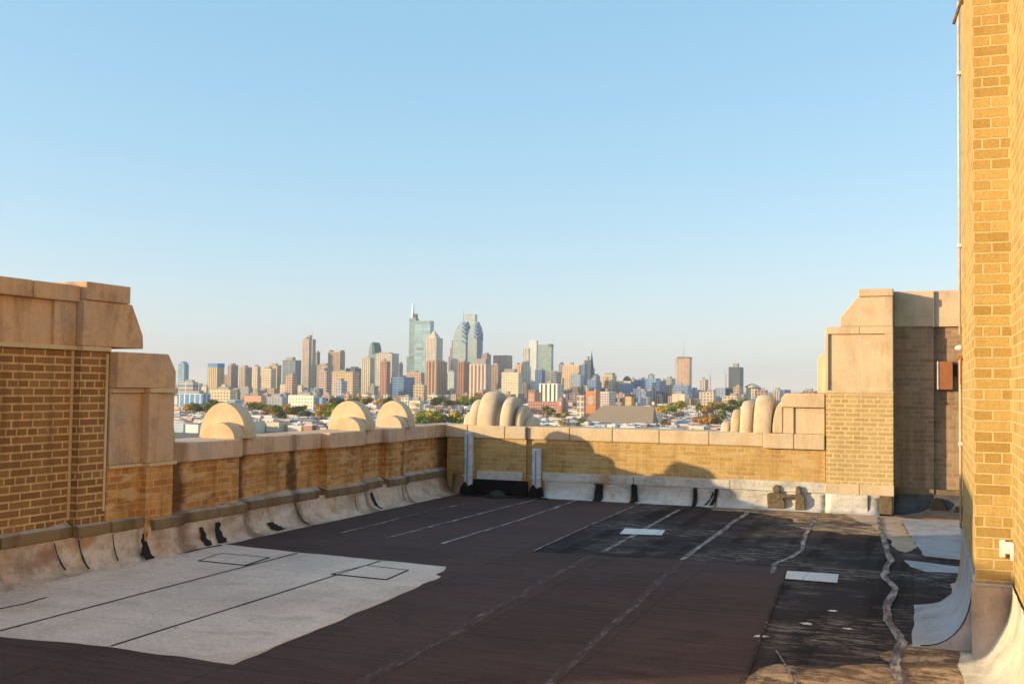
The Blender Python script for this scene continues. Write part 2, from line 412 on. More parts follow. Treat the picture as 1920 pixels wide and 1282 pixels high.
strip([(-3.70, 10.24), (-3.79, 12.6), (-3.84, 15.1)], .02, .0075, "roof_seam", SCUFF, "thin pale seam dividing brown coating from worn black roofing", G)
strip([(-2.80, 2), (-2.93, 5.5), (-3.02, 8), (-3.10, 10.3)], .075, .0045, "roof_seam", FAINT, "wide scuffed seam running up the middle of the near brown roofing", G, wv=.55, th=.0015)
strip([(-1.90, 2), (-1.97, 5.8), (-2.12, 8.6), (-2.21, 10.38)], .065, .0045, "roof_seam", FAINT, "wide scuffed seam right of centre on the near brown roofing", G, wv=.55, th=.0015)
strip([(-2.22, 10.42), (-2.25, 12.6), (-2.27, 14.9)], .06, .0035, "roof_seam", SCUFF, "pale cracked seam crossing worn black roofing toward the back parapet", "cracked seams on the black roofing", wv=.6, th=.002)
strip([(-3.06, 10.6), (-3.10, 12), (-3.18, 14.7)], .05, .0035, "roof_seam", SCUFF, "pale seam passing under the far white patch on black roofing", "cracked seams on the black roofing", wv=.6, th=.002)
strip([(-1.31, 10.0), (-1.36, 10.5), (-1.27, 11.0), (-1.22, 11.6), (-1.30, 12.6), (-1.38, 14.9)], .045, .0035, "roof_seam", SCUFF, "bent pale seam rising from the near white patch", "cracked seams on the black roofing", wv=.6, th=.002)
strip([(-.12, 6.5), (-.20, 7.0), (-.16, 7.6), (-.27, 8.3), (-.30, 9.0), (-.26, 9.6), (-.37, 10.3), (-.34, 11.2), (-.44, 12.4), (-.50, 13.4), (-.58, 15.0)], .06, .0085, "roof_seam", SCUFF, "wavy cracked pale seam on black roofing beside the brick penthouse", "cracked seams on the black roofing", wv=.8)
for xx, yy, ln in ((-1.75, 10.6, 3.5), (-2.7, 10.8, 3.7), (-.85, 10.9, 3.2), (-3.4, 10.6, 4)):
    pass
strip([(-1.19, 9.9), (-1.10, 8.4), (-.97, 6.2), (-.9, 3)], .018, .0085, "roof_seam", D_BLACK, "dark tar line between brown coating and worn black roofing", "tar lines")
strip([(-.90, 7.05), (-.72, 6.4), (-.60, 5.9)], .012, .0045, "roof_seam", SCUFF, "thin pale scratch on black roofing by bottom edge of photo", "tar lines", wv=.6)
# cream patch joints and outlined squares
G = "dark tar joints on the cream roofing"
strip([(-5.60, 3.3), (-5.69, 5.4), (-5.72, 7.3), (-5.74, 9.12)], .014, .0095, "tar_joint", TAR, "dark joint across cream roofing nearer the left parapet", G, wv=.7)
strip([(-4.75, 5.44), (-4.76, 7.2), (-4.79, 9.05)], .014, .0095, "tar_joint", TAR, "dark joint through the middle of the cream roofing", G, wv=.7)
strip([(-6.25, 5.9), (-6.22, 6.2), (-6.26, 6.45)], .014, .0095, "tar_joint", TAR, "short dark crack in cream roofing by left photo edge", G, wv=.7)
strip([(-6.84, 4), (-6.79, 6.4), (-6.78, 7.7), (-6.74, 8.6), (-6.72, 9.25)], .035, .0095, "tar_joint", TAR, "dark tar edge between cream roofing and left wall flashing", G, wv=.7)
for q, lab in (([(-6.30, 8.34), (-6.38, 8.79), (-5.82, 8.77), (-5.76, 8.30)], "square cream patch outlined in tar, nearer the left parapet"),
               ([(-4.83, 8.24), (-4.78, 8.77), (-4.32, 8.70), (-4.28, 8.20)], "square cream patch outlined in tar, near the notched corner of cream roofing")):
    e = empty("outlined_patch", (q[0][0], q[0][1], .009), lab, "roof patch", "tar outlined squares on the cream roofing")
    mb = MB(); mb.prism(q, 'z', .010, .0125); child(mb, "patch", D_CREAM, e)
    mb = MB()
    for i in range(4):
        a, b = q[i], q[(i+1) % 4]; d = math.dist(a, b); nx, ny = (b[1]-a[1])/d*.010, -(b[0]-a[0])/d*.010
        k = random.uniform(.4, 1.4)
        mb.prism([(a[0]+nx, a[1]+ny), (b[0]+nx*k, b[1]+ny*k), (b[0]-nx, b[1]-ny), (a[0]-nx*k, a[1]-ny*k)], 'z', .0095+i*.0007, .0135+i*.0007)
    child(mb, "tar_outline", TAR, e)
for q, lab in (([(-3.33, 12.40), (-2.86, 12.46), (-2.80, 12.02), (-3.26, 11.92)], "white rectangular patch on black roofing, the farther one"),
               ([(-1.20, 10.16), (-.75, 10.17), (-.73, 9.73), (-1.17, 9.74)], "white rectangular patch on black roofing, the nearer one")):
    mb = MB(); mb.prism(q, 'z', .005, .011)
    tag(mb.build("repair_patch", D_WHITE, None, .002), lab, "roof patch", "white repair patches on the black roofing")
for i, (x, y, s) in enumerate(((-.80, 7.95, .07), (-.67, 8.5, .05), (-1.05, 7.42, .07), (-.52, 7.9, .05))):
    s *= .75; mb = MB(); mb.prism([(x+s*math.cos(a)*random.uniform(.45, 1.25), y+s*.8*math.sin(a)*random.uniform(.5, 1.2)) for a in [k*math.pi/8 for k in range(16)]], 'z', .0035, .006)
    tag(mb.build("paint_splash", D_WHITE), ["larger pale paint splash in mid black roofing near the penthouse", "small pale splash farthest up the near black roofing", "pale splash beside the brown coating edge", "small faint splash closest to the wavy seam"][i], "paint splash", "pale splashes on the black roofing")

# ================================================================== profile flashings
def cant(axis, a0, a1, wall, out, h, name, mat, parent, sgn=1, step=.09, amp=.012, bulge=1.0, zb=0.0055):
    """curved sheet from floor up to height h. axis 'y': runs along y at x=wall, going to x=wall+sgn*out on the floor"""
    if not callable(wall): _w = wall; wall = lambda q: _w
    if not callable(out): _o = out; out = lambda q: _o
    n = max(2, int(abs(a1-a0)/step)); prof = []
    K = 12
    for k in range(K+1):
        t = k/K
        if t < .25: prof.append(lambda o, t=t: (o*(1-.35*t/.25*.6), zb + .012*t/.25))
        else:
            a = (t-.25)/.75*math.pi/2
            prof.append(lambda o, a=a: (.035+(o*.79-.035)*(1-math.sin(a))**bulge, zb+.012+(h-zb-.012)*(1-math.cos(a))))
    mb = MB(); k0 = len(mb.v)
    for i in range(n+1):
        a = a0+(a1-a0)*i/n
        W_ = wall(a)
        for j, pf in enumerate(prof):
            d, z = pf(out(a))
            w = amp*noise.noise(Vector((a*2.6, j*.35, 3))) + amp*.5*noise.noise(Vector((a*9, j*.9, 7)))
            dd = d + (w if j not in (0,) else w*2); zz = z + (w*.5 if 2 < j < K else 0)
            p = (W_+sgn*dd, a, zz) if axis == 'y' else (a, W_+sgn*dd, zz)
            mb.v.append(p)
    for i in range(n):
        for j in range(K):
            q = (k0+i*(K+1)+j, k0+(i+1)*(K+1)+j, k0+(i+1)*(K+1)+j+1, k0+i*(K+1)+j+1)
            mb.f.append(q); mb.sm.append(True); mb.mi.append(0)
    # close ends and back so that it is a solid strip
    for i in (0, n):
        b = k0+i*(K+1); base = mb.v[b]; aa = base[1] if axis == 'y' else base[0]
        c = (wall(aa), aa, zb) if axis == 'y' else (aa, wall(aa), zb)
        mb.v.append(c); mb.f.append(tuple(list(range(b, b+K+1))+[len(mb.v)-1])); mb.sm.append(False); mb.mi.append(0)
    return child(mb, name, mat, parent)

# ================================================================== LEFT PARAPET
LX = -6.97
lp = empty("parapet_wall", (LX, 8, 0), "brown brick left parapet, tall with stone panels near the photo edge", "parapet")
# brickwork ---------------------------------------------------------
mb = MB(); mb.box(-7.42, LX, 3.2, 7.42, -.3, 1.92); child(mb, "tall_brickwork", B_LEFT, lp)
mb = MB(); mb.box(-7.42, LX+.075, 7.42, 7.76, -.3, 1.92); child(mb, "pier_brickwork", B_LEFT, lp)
mb = MB(); mb.box(-7.42, LX+.095, 7.76, 8.20, -.3, .868); child(mb, "stepped_pier_brickwork", B_LOW, lp)
mb = MB(); mb.box(-7.42, LX+.165, 8.20, 8.58, -.3, .868); child(mb, "stepped_pier_brickwork", B_LOW, lp)
for a, b, x in ((8.58, 9.80, LX+.06), (9.80, 11.62, LX-.05), (11.62, 12.52, LX+.065), (12.52, 13.22, LX-.045), (13.22, 13.72, LX+.045), (13.72, 15.8, LX-.05)):
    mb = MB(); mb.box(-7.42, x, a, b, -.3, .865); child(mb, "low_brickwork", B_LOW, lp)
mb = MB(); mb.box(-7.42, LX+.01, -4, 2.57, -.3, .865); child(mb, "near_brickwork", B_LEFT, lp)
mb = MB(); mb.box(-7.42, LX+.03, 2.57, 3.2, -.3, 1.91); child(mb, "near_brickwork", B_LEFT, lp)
# vertical mortar joint at the pier
mb = MB(); mb.box(LX, LX+.008, 7.385, 7.415, .45, 1.92); mb.box(LX+.075, LX+.083, 7.73, 7.757, .5, 1.9); child(mb, "mortar_joint", MORTAR, lp)
# stone of the tall section
mb = MB(); mb.box(-7.45, LX+.025, 3.2, 7.425, 1.925, 1.965); child(mb, "string_course", MORTAR, lp, .005)
for a, b in ((3.25, 4.2), (4.33, 5.28), (5.41, 6.45), (6.585, 7.17)):
    mb = MB(); mb.box(-7.38, LX-.02, a-.002, b+.002, 1.965, 2.345); child(mb, "stone_panel", STONE, lp, .004)
for a, b in ((4.2, 4.33), (5.28, 5.41), (6.45, 6.585), (7.17, 7.425)):
    mb = MB(); mb.box(-7.42, LX+.01, a, b, 1.965, 2.345); child(mb, "stone_stile", STONE, lp, .006)
for a, b in ((3.2, 4.25), (4.256, 5.35), (5.356, 6.9), (6.906, 7.44)):
    mb = MB(); mb.box(-7.46, LX+.035, a, b, 2.347, 2.49); child(mb, "coping_stone", STONE, lp, .01)
mb = MB(); mb.box(-7.5, LX+.10, 7.445, 8.00, 2.37, 2.53); child(mb, "pier_cap", STONE, lp, .01)
mb = MB(); mb.prism([(7.43, 1.965), (8.21, 1.965), (8.20, 2.09), (8.045, 2.368), (7.43, 2.368)], 'x', -7.47, LX+.085); child(mb, "shouldered_stone", STONE, lp, .008)
mb = MB(); mb.box(-7.46, LX+.095, 7.425, 7.775, 1.923, 1.963); child(mb, "string_course", MORTAR, lp, .005)
mb = MB(); mb.prism([(7.778, 1.60), (8.585, 1.60), (8.585, 1.76), (8.47, 1.925), (7.778, 1.925)], 'x', -7.46, LX+.17); child(mb, "pier_shoulder_stone", STONE, lp, .008)
mb = MB(); mb.box(-7.46, LX+.125, 7.78, 8.20, 1.555, 1.598); mb.box(-7.46, LX+.19, 8.202, 8.595, 1.555, 1.598); child(mb, "band_stone", MORTAR, lp, .004)
mb = MB(); mb.box(-7.42, LX+.095, 7.78, 8.20, .90, 1.553); child(mb, "pier_panel_stone", STONE, lp, .006)
mb = MB(); mb.box(-7.44, LX+.18, 8.20, 8.32, .90, 1.553); child(mb, "pier_stile_stone", STONE, lp, .01)
mb = MB(); mb.box(-7.42, LX+.16, 8.322, 8.585, .90, 1.553); child(mb, "pier_panel_stone", STONE, lp, .006)
mb = MB(); mb.box(-7.46, LX+.12, 7.77, 8.21, .868, .898); mb.box(-7.46, LX+.195, 8.21, 8.60, .868, .898); child(mb, "band_stone", MORTAR, lp, .004)
# quarter round scroll where the pier meets the low coping
def arc(cy, r0_, a0, a1, n=10, ry=None): return [(cy+r0_*math.cos(a), 1.06+(ry or r0_)*math.sin(a)) for a in [a0+(a1-a0)*k/n for k in range(n+1)]]
mb = MB(); mb.prism([(8.58, 1.06)]+arc(8.58, .2, 0, math.pi/2, 10, .30), 'x', -7.36, LX+.03, True); child(mb, "scroll_stone", STONE_L, lp, .01)
# low coping
segs = [(8.605, 9.81, .10), (9.81, 10.9, -.01), (10.905, 11.61, -.01), (11.61, 12.53, .105), (12.53, 13.21, -.005), (13.21, 13.73, .085), (13.735, 14.9, -.01), (14.905, 15.34, -.01)]
for a, b, o_ in segs:
    mb = MB(); mb.box(-7.48, LX+o_, a, b, .866, 1.058); child(mb, "coping_stone", STONE_M, lp, .012)
mb = MB(); mb.box(-7.48, LX+.04, -4, 2.57, .866, 1.058); child(mb, "coping_stone", STONE, lp, .012)
mb = MB(); mb.box(-7.48, LX+.06, 2.57, 3.2, 1.912, 2.1); child(mb, "coping_stone", STONE, lp, .012)
# ledge and flashing
LEDGES = ((3.2, 6.62, .06), (6.63, 7.40, .06), (7.40, 7.79, .13), (7.79, 8.25, .15), (8.27, 8.70, .22), (8.71, 9.36, .14), (9.37, 9.86, .14), (9.875, 11.55, .04), (11.565, 12.58, .13), (12.595, 13.18, .04), (13.19, 13.78, .12), (13.795, 15.25, .035))
for a, b, o_ in LEDGES:
    mb = MB(); z0 = .30 if a < 8 else .27
    mb.prism([(LX-.05, z0), (LX+o_-.005, z0), (LX+o_, z0+.015), (LX+o_, z0+.085), (LX+o_-.01, z0+.095), (LX-.05, z0+.095)], 'y', a, b)
    child(mb, "ledge", LEDGE, lp, .004)
    mb = MB(); n = max(1, int((b-a)/.1))
    for k in range(n):
        y0, y1 = a+(b-a)*k/n, a+(b-a)*(k+1)/n; h0, h1 = (.04*noise.noise(Vector((y*4, 3, 1)))+.135 for y in (y0, y1))
        A = [(LX+o_-.012, y0, z0+.0955), (LX+o_-.012, y1, z0+.0955), (LX-.04, y1, z0+h1), (LX-.04, y0, z0+h0)]
        mb.face(A)
    child(mb, "mortar_fillet", GREYMORTAR, lp)
def off_at(y):
    v = 0; w = 0
    for a, b, o_ in LEDGES:
        lo, hi = max(a, y-.07), min(b, y+.07)
        if hi > lo: v += o_*(hi-lo); w += hi-lo
    return v/w if w else .06
for a, b in ((3.2, 6.60), (6.605, 8.14), (8.145, 10.42), (10.425, 12.30), (12.305, 15.25)):
    cant('y', a, b, lambda y: LX+off_at(y)-.05, lambda y: .24-(off_at(y)-.06)*.9, .305, "base_flashing", FL_LEFT, lp, amp=.009)
# black tar smears on the flashing
for (y, w, z0, z1, lean) in ((8.20, .09, .01, .24, 0), (9.06, .08, .02, .20, .04), (9.33, .10, .02, .22, 0), (12.80, .06, .01, .22, .03), (7.42, .012, .03, .28, .05), (7.80, .010, .05, .28, .02), (7.19, .010, .05, .28, .05), (10.95, .015, .0, .26, .06), (10.35, .16, .01, .10, .1), (12.2, .008, .05, .24, 0), (13.55, .008, .05, .24, 0)):
    mb = MB(); n = 22
    off = off_at(y)
    for k in range(n-1):
        def P(t, s):
            z = z0+(z1-z0)*t; a = math.acos(max(-1, min(1, 1-(max(z, .018)-.017)/.29)))
            d = off-.05+.035+((.24-(off-.06)*.9)*.79-.035)*(1-math.sin(min(a, 1.57)))+.016
            ww = w*(1+.9*noise.noise(Vector((t*4, y*3, s)))+.5*noise.noise(Vector((t*13, y*3, s+4))))*(.55+.6*(1-t))
            return (LX+d, y+lean*(1-t)+s*ww/2, z+.006)
        t0, t1 = k/(n-1), (k+1)/(n-1)
        mb.face([P(t0, -1), P(t0, 1), P(t1, 1), P(t1, -1)])
    o = child(mb, "tar_smear", TAR, lp); sol = o.modifiers.new("thick", 'SOLIDIFY'); sol.thickness = .006; sol.offset = 0
# scallop ornaments: half discs standing on the coping, axis along the wall
def half_disc_y(cx, r, h, y0, y1, z=1.055):
    mb = MB(); n = 28
    mb.prism([(cx+r*math.cos(math.pi*k/n), z+h*math.sin(math.pi*k/n)) for k in range(n+1)], 'y', y0, y1, True); return mb
for yc, sc, R1, c1, R2, c2 in ((9.84, 1.0, .305, -7.235, .215, -7.15), (12.56, 1.0, .30, -7.22, .21, -7.13), (13.76, .98, .27, -7.18, .19, -7.11)):
    child(half_disc_y(c2, R2, .175*sc, yc-.10, yc+.10), "ornament_lobe", STONE_L, lp, .006)
    child(half_disc_y(c1, R1, .385*sc, yc+.10, yc+.30), "ornament_lobe", STONE_L, lp, .006)
    child(half_disc_y(c1-.04, R2*.9, .15*sc, yc+.30, yc+.48), "ornament_lobe", STONE_L, lp, .006)

# ================================================================== BACK PARAPET
BY = 15.37
bp = empty("parapet_wall", (-4, BY, 0), "low tan brick parapet with pale coping across the back of the roof", "parapet")
mb = MB(); mb.box(LX+.002, -5.66, BY-.05, 15.95, -.3, .865); child(mb, "brickwork", B_BACK, bp)
mb = MB(); mb.box(-5.66, -1.31, BY, 15.95, -.3, .865); child(mb, "brickwork", B_BACK, bp)
xs = [LX-.45, -6.62, -6.0, -5.665]
for a, b in zip(xs[:-1], xs[1:]):
    mb = MB(); mb.box(a+.003 if a > LX else LX-.45, b-.003, BY-.075, 16.0, .866, 1.056); child(mb, "coping_stone", STONE_L, bp, .012)
xs = [-5.66, -4.98, -4.32, -3.62, -2.9, -2.14]
for a, b in zip(xs[:-1], xs[1:]):
    mb = MB(); mb.box(a+.003, b-.003, BY-.025, 16.0, .866, 1.056); child(mb, "coping_stone", STONE_L, bp, .012)
xs = [-2.14, -1.72, -1.31]
for a, b in zip(xs[:-1], xs[1:]):
    mb = MB(); mb.box(a+.003, b-.003, BY-.06, 16.0, .845, 1.056); child(mb, "coping_stone", STONE_L, bp, .012)
# base: ledge board and white flashing
mb = MB(); mb.box(-6.45, -5.70, BY-.09, BY-.04, .24, .365); child(mb, "white_band", FL_BACK, bp, .006)
mb = MB(); mb.box(-5.40, -4.0, BY-.045, BY+.02, .255, .375); child(mb, "white_band", FL_BACK, bp, .006)
mb = MB(); mb.box(-3.99, -2.6, BY-.05, BY+.02, .255, .385); child(mb, "white_band", FL_BACK, bp, .006)
mb = MB(); mb.box(-2.59, -1.30, BY-.06, BY+.02, .26, .40); child(mb, "white_band", FL_BACK, bp, .006)
for a, b in ((-5.38, -4.58), (-4.45, -4.03), (-3.94, -3.12), (-3.06, -2.80), (-2.78, -1.30)):
    cant('x', a, b, BY-.0, .17, .262, "base_flashing", FL_BACK, bp, -1, bulge=1.6)
cant('x', LX+.12, -6.62, BY-.05, .16, .33, "base_flashing", FL_LEFT, bp, -1)
# dark scupper opening in the first bay
mb = MB(); mb.box(-6.50, -5.62, BY-.10, BY-.052, .02, .238); child(mb, "tarred_base", TAR, bp, .01)
mb = MB(); mb.prism([(-6.55, 15.28), (-5.3, 15.26), (-5.2, 15.08), (-5.5, 15.0), (-6.0, 15.02), (-6.5, 14.98), (-6.7, 15.1)], 'z', .008, .014); child(mb, "tar_puddle", TAR, bp)
for (x, w, z0, z1, lean) in ((-4.515, .11, .0, .235, 0), (-3.985, .075, .0, .26, .02), (-3.09, .05, .0, .235, 0), (-2.79, .045, .02, .245, -.03), (-2.84, .02, .02, .2, -.05)):
    mb = MB(); n = 10
    def P(t, s):
        z = z0+(z1-z0)*t; a = math.acos(max(-1, min(1, 1-(max(z, .018)-.017)/.25)))
        d = .035+.10*(1-math.sin(min(a, 1.57)))**1.6+.014
        ww = w*(1+.6*noise.noise(Vector((t*5, x*3, s)))+.3*noise.noise(Vector((t*15, x*3, s))))
        return (x+lean*(1-t)*(1-t)*2+s*ww/2, BY-d, z+.004)
    for k in range(n-1):
        t0, t1 = k/(n-1), (k+1)/(n-1); mb.face([P(t0, -1), P(t0, 1), P(t1, 1), P(t1, -1)])
    o = child(mb, "tar_smear", TAR, bp); sol = o.modifiers.new("thick", 'SOLIDIFY'); sol.thickness = .006; sol.offset = 0
# dried tar marks like a broken H on the flashing
mb = MB(); yy = BY-.075
def blob(pts, y0, y1):
    mb.prism(pts, 'y', y0, y1)
blob([(-2.07, .03), (-2.08, .22), (-2.03, .24), (-1.86, .235), (-1.84, .2), (-1.86, .16), (-1.83, .11), (-1.84, .03)], BY-.12, BY-.06)
blob([(-1.99, .24), (-2.01, .30), (-1.97, .345), (-1.93, .35), (-1.90, .31), (-1.91, .24)], BY-.1, BY-.055)
blob([(-1.87, .165), (-1.87, .222), (-1.66, .23), (-1.66, .19), (-1.76, .185)], BY-.122, BY-.062)
blob([(-1.70, .02), (-1.69, .33), (-1.66, .35), (-1.63, .33), (-1.62, .24), (-1.57, .2), (-1.56, .02)], BY-.125, BY-.057)
child(mb, "dried_tar_mark", OLDTAR, bp, .012)
# ornaments of ribs standing on the back coping
def rib_x(x0, x1, h, r, yc, z=1.053):
    mb = MB(); n = 24; N = n+1; w = x1-x0; sl = 5; k0 = 0
    # rounded front: several slices, slightly narrower radius at the two sides
    for j in range(sl+1):
        t = j/sl*2-1; sc = 1-.05*abs(t)**3
        for k in range(N):
            a = math.pi*k/n
            mb.v.append((x0+w*j/sl, yc-r*sc*math.cos(a), z+h*sc*math.sin(a)))
    for j in range(sl):
        for k in range(n):
            mb.f.append((j*N+k, j*N+k+1, (j+1)*N+k+1, (j+1)*N+k)); mb.sm.append(True); mb.mi.append(0)
    mb.f.append(tuple(range(N))); mb.sm.append(False); mb.mi.append(0)
    mb.f.append(tuple(sl*N+k for k in reversed(range(N)))); mb.sm.append(False); mb.mi.append(0)
    return mb
YC = 15.76
for x0, x1, h, r in ((-6.80, -6.69, .20, .22), (-6.67, -6.53, .40, .33), (-6.49, -6.23, .53, .43), (-6.13, -5.96, .45, .38), (-5.91, -5.81, .32, .30), (-5.77, -5.66, .14, .18), (-6.62, -6.05, .33, .30), (-6.0, -5.7, .10, .14)):
    child(rib_x(x0, x1, h, r, YC), "ornament_rib", STONE_L, bp, .008)
for x0, x1, h, r in ((-2.78, -2.67, .14, .18), (-2.62, -2.51, .32, .30), (-2.48, -2.32, .45, .38), (-2.28, -2.04, .54, .43), (-2.6, -1.95, .10, .14), (-2.4, -2.1, .33, .3)):
    child(rib_x(x0, x1, h, r, YC), "ornament_rib", STONE_L, bp, .008)
# stone block with quarter round beside the tower
mb = MB(); mb.prism([(-1.88, 1.06)]+[(-1.88-.14*math.sin(a), 1.06+.44*math.cos(a)) for a in [math.pi/2*(1-k/10) for k in range(11)]], 'y', 15.36, 15.9); child(mb, "scroll_stone", STONE_L, bp, .012)
mb = MB(); mb.prism([(-1.90, 1.42), (-1.315, 1.42), (-1.315, 1.615), (-1.84, 1.615), (-1.90, 1.54)], 'y', 15.34, 15.92); child(mb, "block_cap", STONE_L, bp, .012)
mb = MB(); mb.box(-1.88, -1.73, 15.37, 15.9, 1.058, 1.419); child(mb, "block_stile", STONE_L, bp, .008)
mb = MB(); mb.box(-1.73, -1.32, 15.39, 15.9, 1.058, 1.419); child(mb, "block_panel", STONE_L, bp, .008)

# ================================================================== CORNER TOWER
TY = 15.33
ct = empty("parapet_tower", (-.86, TY, 0), "tall stepped sand brick pier with panelled stone top, right end of back parapet", "brick pier")
mb = MB(); mb.box(-1.30, -.43, TY, 16.2, -.3, 1.625); child(mb, "brickwork", B_TOWER, ct)
mb = MB(); mb.box(-1.31, -.425, TY-.015, 16.2, 1.627, 1.66); child(mb, "string_course", STONE_L, ct, .004)
for a, b in ((-1.31, -1.265), (-.535, -.43)):
    mb = MB(); mb.box(a, b, TY-.01, 16.2, 1.66, 2.43); child(mb, "stone_stile", STONE_L, ct, .006)
mb = MB(); mb.box(-1.265, -.535, TY+.02, 16.2, 1.66, 2.43); child(mb, "stone_panel", STONE_L, ct, .006)
mb = MB(); mb.box(-1.30, -.86, TY-.012, 16.2, 2.43, 2.53); mb.box(-.856, -.43, TY-.012, 16.2, 2.43, 2.53); child(mb, "upper_rail", STONE_L, ct, .006)
mb = MB(); mb.prism([(-1.31, 2.432), (-1.22, 2.545), (-1.3, 2.545)], 'y', TY+.01, 16.1)
mb = MB(); mb.prism([(-1.11, 2.532), (-.43, 2.532), (-.43, 2.935), (-.88, 2.935), (-1.11, 2.66)], 'y', TY, 16.2); child(mb, "shouldered_stone", STONE_L, ct, .01)
mb = MB(); mb.box(-.87, -.425, TY-.02, 16.2, 2.938, 3.04); child(mb, "cap_stone", STONE_L, ct, .01)
mb = MB(); mb.prism([(-1.43, 1.62), (-1.312, 1.62), (-1.312, 2.18), (-1.36, 2.18), (-1.43, 2.1)], 'y', 15.55, 16.1); child(mb, "side_buttress", STONE_L, ct, .01)
mb = MB(); mb.box(-1.31, -.86, TY-.03, TY+.02, .26, .40); mb.box(-.855, -.42, TY-.03, TY+.02, .26, .40); child(mb, "ledge", STONE_L, ct, .006)
cant('x', -1.30, -.60, TY, .13, .262, "base_flashing", FL_BACK, ct, -1, bulge=1.6)
mb = MB(); mb.box(-.60, -.44, TY-.07, TY+.02, .02, .262); child(mb, "corner_block", OLDTAR, ct, .01)
mb = MB(); mb.box(-.755, -.745, TY-.06, TY-.02, .02, .26); child(mb, "flashing_crack", TAR, ct)

# ================================================================== RECESSED WALL
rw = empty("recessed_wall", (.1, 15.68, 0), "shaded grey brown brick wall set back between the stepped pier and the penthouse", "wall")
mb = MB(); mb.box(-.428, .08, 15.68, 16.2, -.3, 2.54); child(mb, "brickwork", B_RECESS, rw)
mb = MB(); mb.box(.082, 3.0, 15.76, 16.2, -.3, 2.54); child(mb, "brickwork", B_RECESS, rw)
mb = MB(); mb.box(-.424, .085, 15.665, 16.2, 2.542, 3.03); child(mb, "stone_top", STONE_L, rw, .008)
mb = MB(); mb.box(.09, 3.0, 15.71, 16.2, 2.542, 3.035); child(mb, "stone_top", STONE_L, rw, .008)
mb = MB(); mb.box(-.42, .08, 15.62, 15.69, .27, .35); mb.box(.083, 2.0, 15.64, 15.77, .25, .345); child(mb, "ledge", LEDGE, rw, .006)
cant('x', -.42, 2.0, 15.66, .45, .28, "base_flashing", plain_mat("dark_flashing", (.10, .095, .10), .6, .6, sc=5), rw, -1, bulge=1.2)
mb = MB(); mb.prism([(.02, .05), (.03, .16), (.10, .25), (.2, .2), (.26, .08)], 'y', 15.52, 15.60); mb.prism([(.30, .03), (.34, .14), (.5, .16), (.5, .03)], 'y', 15.50, 15.58); child(mb, "tar_smear", TAR, rw, .01)
mb = MB(); mb.box(-.05, .5, 15.10, 15.2, .004, .014); child(mb, "rusty_edge", plain_mat("rust_stain", (.30, .12, .035), .9, .5), rw)
e = empty("electrical_box", (.22, 15.73, 1.69), "rust brown metal box with white edge on the shaded recessed wall", "electrical box")
mb = MB(); mb.box(.14, .32, 15.66, 15.758, 1.69, 2.07); child(mb, "box_body", RUST, e, .006)
mb = MB(); mb.box(.122, .139, 15.65, 15.758, 1.69, 2.07); child(mb, "white_edge", WHITEMETAL, e, .003)
e = empty("wall_slot", (.35, 15.75, 1.86), "small black upright slot vent beside the rust brown box", "vent")
mb = MB(); mb.box(.338, .372, 15.72, 15.758, 1.87, 2.03); child(mb, "opening", BLACKP, e)
mb = MB(); mb.box(.333, .337, 15.71, 15.758, 1.86, 2.045); mb.box(.373, .38, 15.71, 15.758, 1.86, 2.045); mb.box(.337, .373, 15.71, 15.758, 2.032, 2.045); mb.box(.337, .373, 15.71, 15.758, 1.86, 1.868); child(mb, "slot_frame", RUST, e, .001)

# ================================================================== PENTHOUSE
ph = empty("penthouse", (.5, 7.5, 0), "yellow brick penthouse wall with projecting pilaster filling the right edge", "building")
mb = MB(); mb.box(.28, .502, 7.5, 10.1, .30, 9.5); child(mb, "pilaster_brickwork", brick_mat("yellow_header_brick", (.38, .25, .075), (.55, .39, .145), (.64, .49, .25), .007, bw=.21, rh=.067, stain=(.60, .43, .19), off=(-.28, 0), bumps=.9, runs=.3), ph)
mb = MB(); mb.box(.50, 4.5, -4, 10.1, -.3, 9.5)
child(mb, "wall_brickwork", B_PENT, ph)
mb = MB(); mb.box(.499, .512, 7.487, 7.499, .46, 9.5); child(mb, "corner_mortar", MORTAR, ph)
# flashings around the pilaster
cant('y', 7.52, 9.0, .30, .40, .47, "pale_side_flashing", FL_BLUE, ph, -1, amp=.008, bulge=1.15)
cant('y', 9.0, 10.1, .30, .12, .47, "side_flashing", FL_TAN, ph, -1, amp=.006)
cant('x', .255, .505, 7.53, .34, .45, "front_flashing", FL_TAN, ph, -1, amp=.006, bulge=1.15)
cant('y', -3, 7.5, .52, .34, .46, "wall_flashing", membrane_mat("cream_flashing", (.66, .60, .48), (.50, .38, .24), None, .7), ph, -1, amp=.012)
mb = MB(); mb.box(.262, .284, 7.50, 10.1, .44, .50); mb.box(.27, .50, 7.48, 7.50, .435, .452); child(mb, "termination_bar", FL_BLUE, ph, .003)
mb = MB()
for k in range(10):
    t0, t1 = k/10, (k+1)/10
    def Q(t): a = t*math.pi/2; return (.262-.31*(1-math.sin(a))**1.15, 7.515, .02+.44*(1-math.cos(a)))
    p, q = Vector(Q(t0)), Vector(Q(t1)); mb.tube([p, q], .004, 6)
child(mb, "black_edge_seam", TAR, ph)
e = empty("conduit", (.27, 9.9, .5), "thin pale conduit running up the far edge of the yellow brick penthouse", "conduit")
mb = MB(); mb.tube([(.262, 10.02, .5), (.262, 10.02, 1.95)], .011); mb.tube([(.262, 10.02, 2.15), (.262, 10.02, 5.05)], .011); child(mb, "pipe", plain_mat("cream_pipe_paint", (.62, .52, .36), .6), e)
for z in (1.2, 2.9, 4.4):
    mb = MB(); mb.box(.245, .28, 9.985, 10.055, z, z+.03); child(mb, "clip", GALV, e, .003)
e = empty("wall_lamp", (.25, 9.9, 1.98), "small white bulkhead lamp beside the conduit on penthouse edge", "lamp")
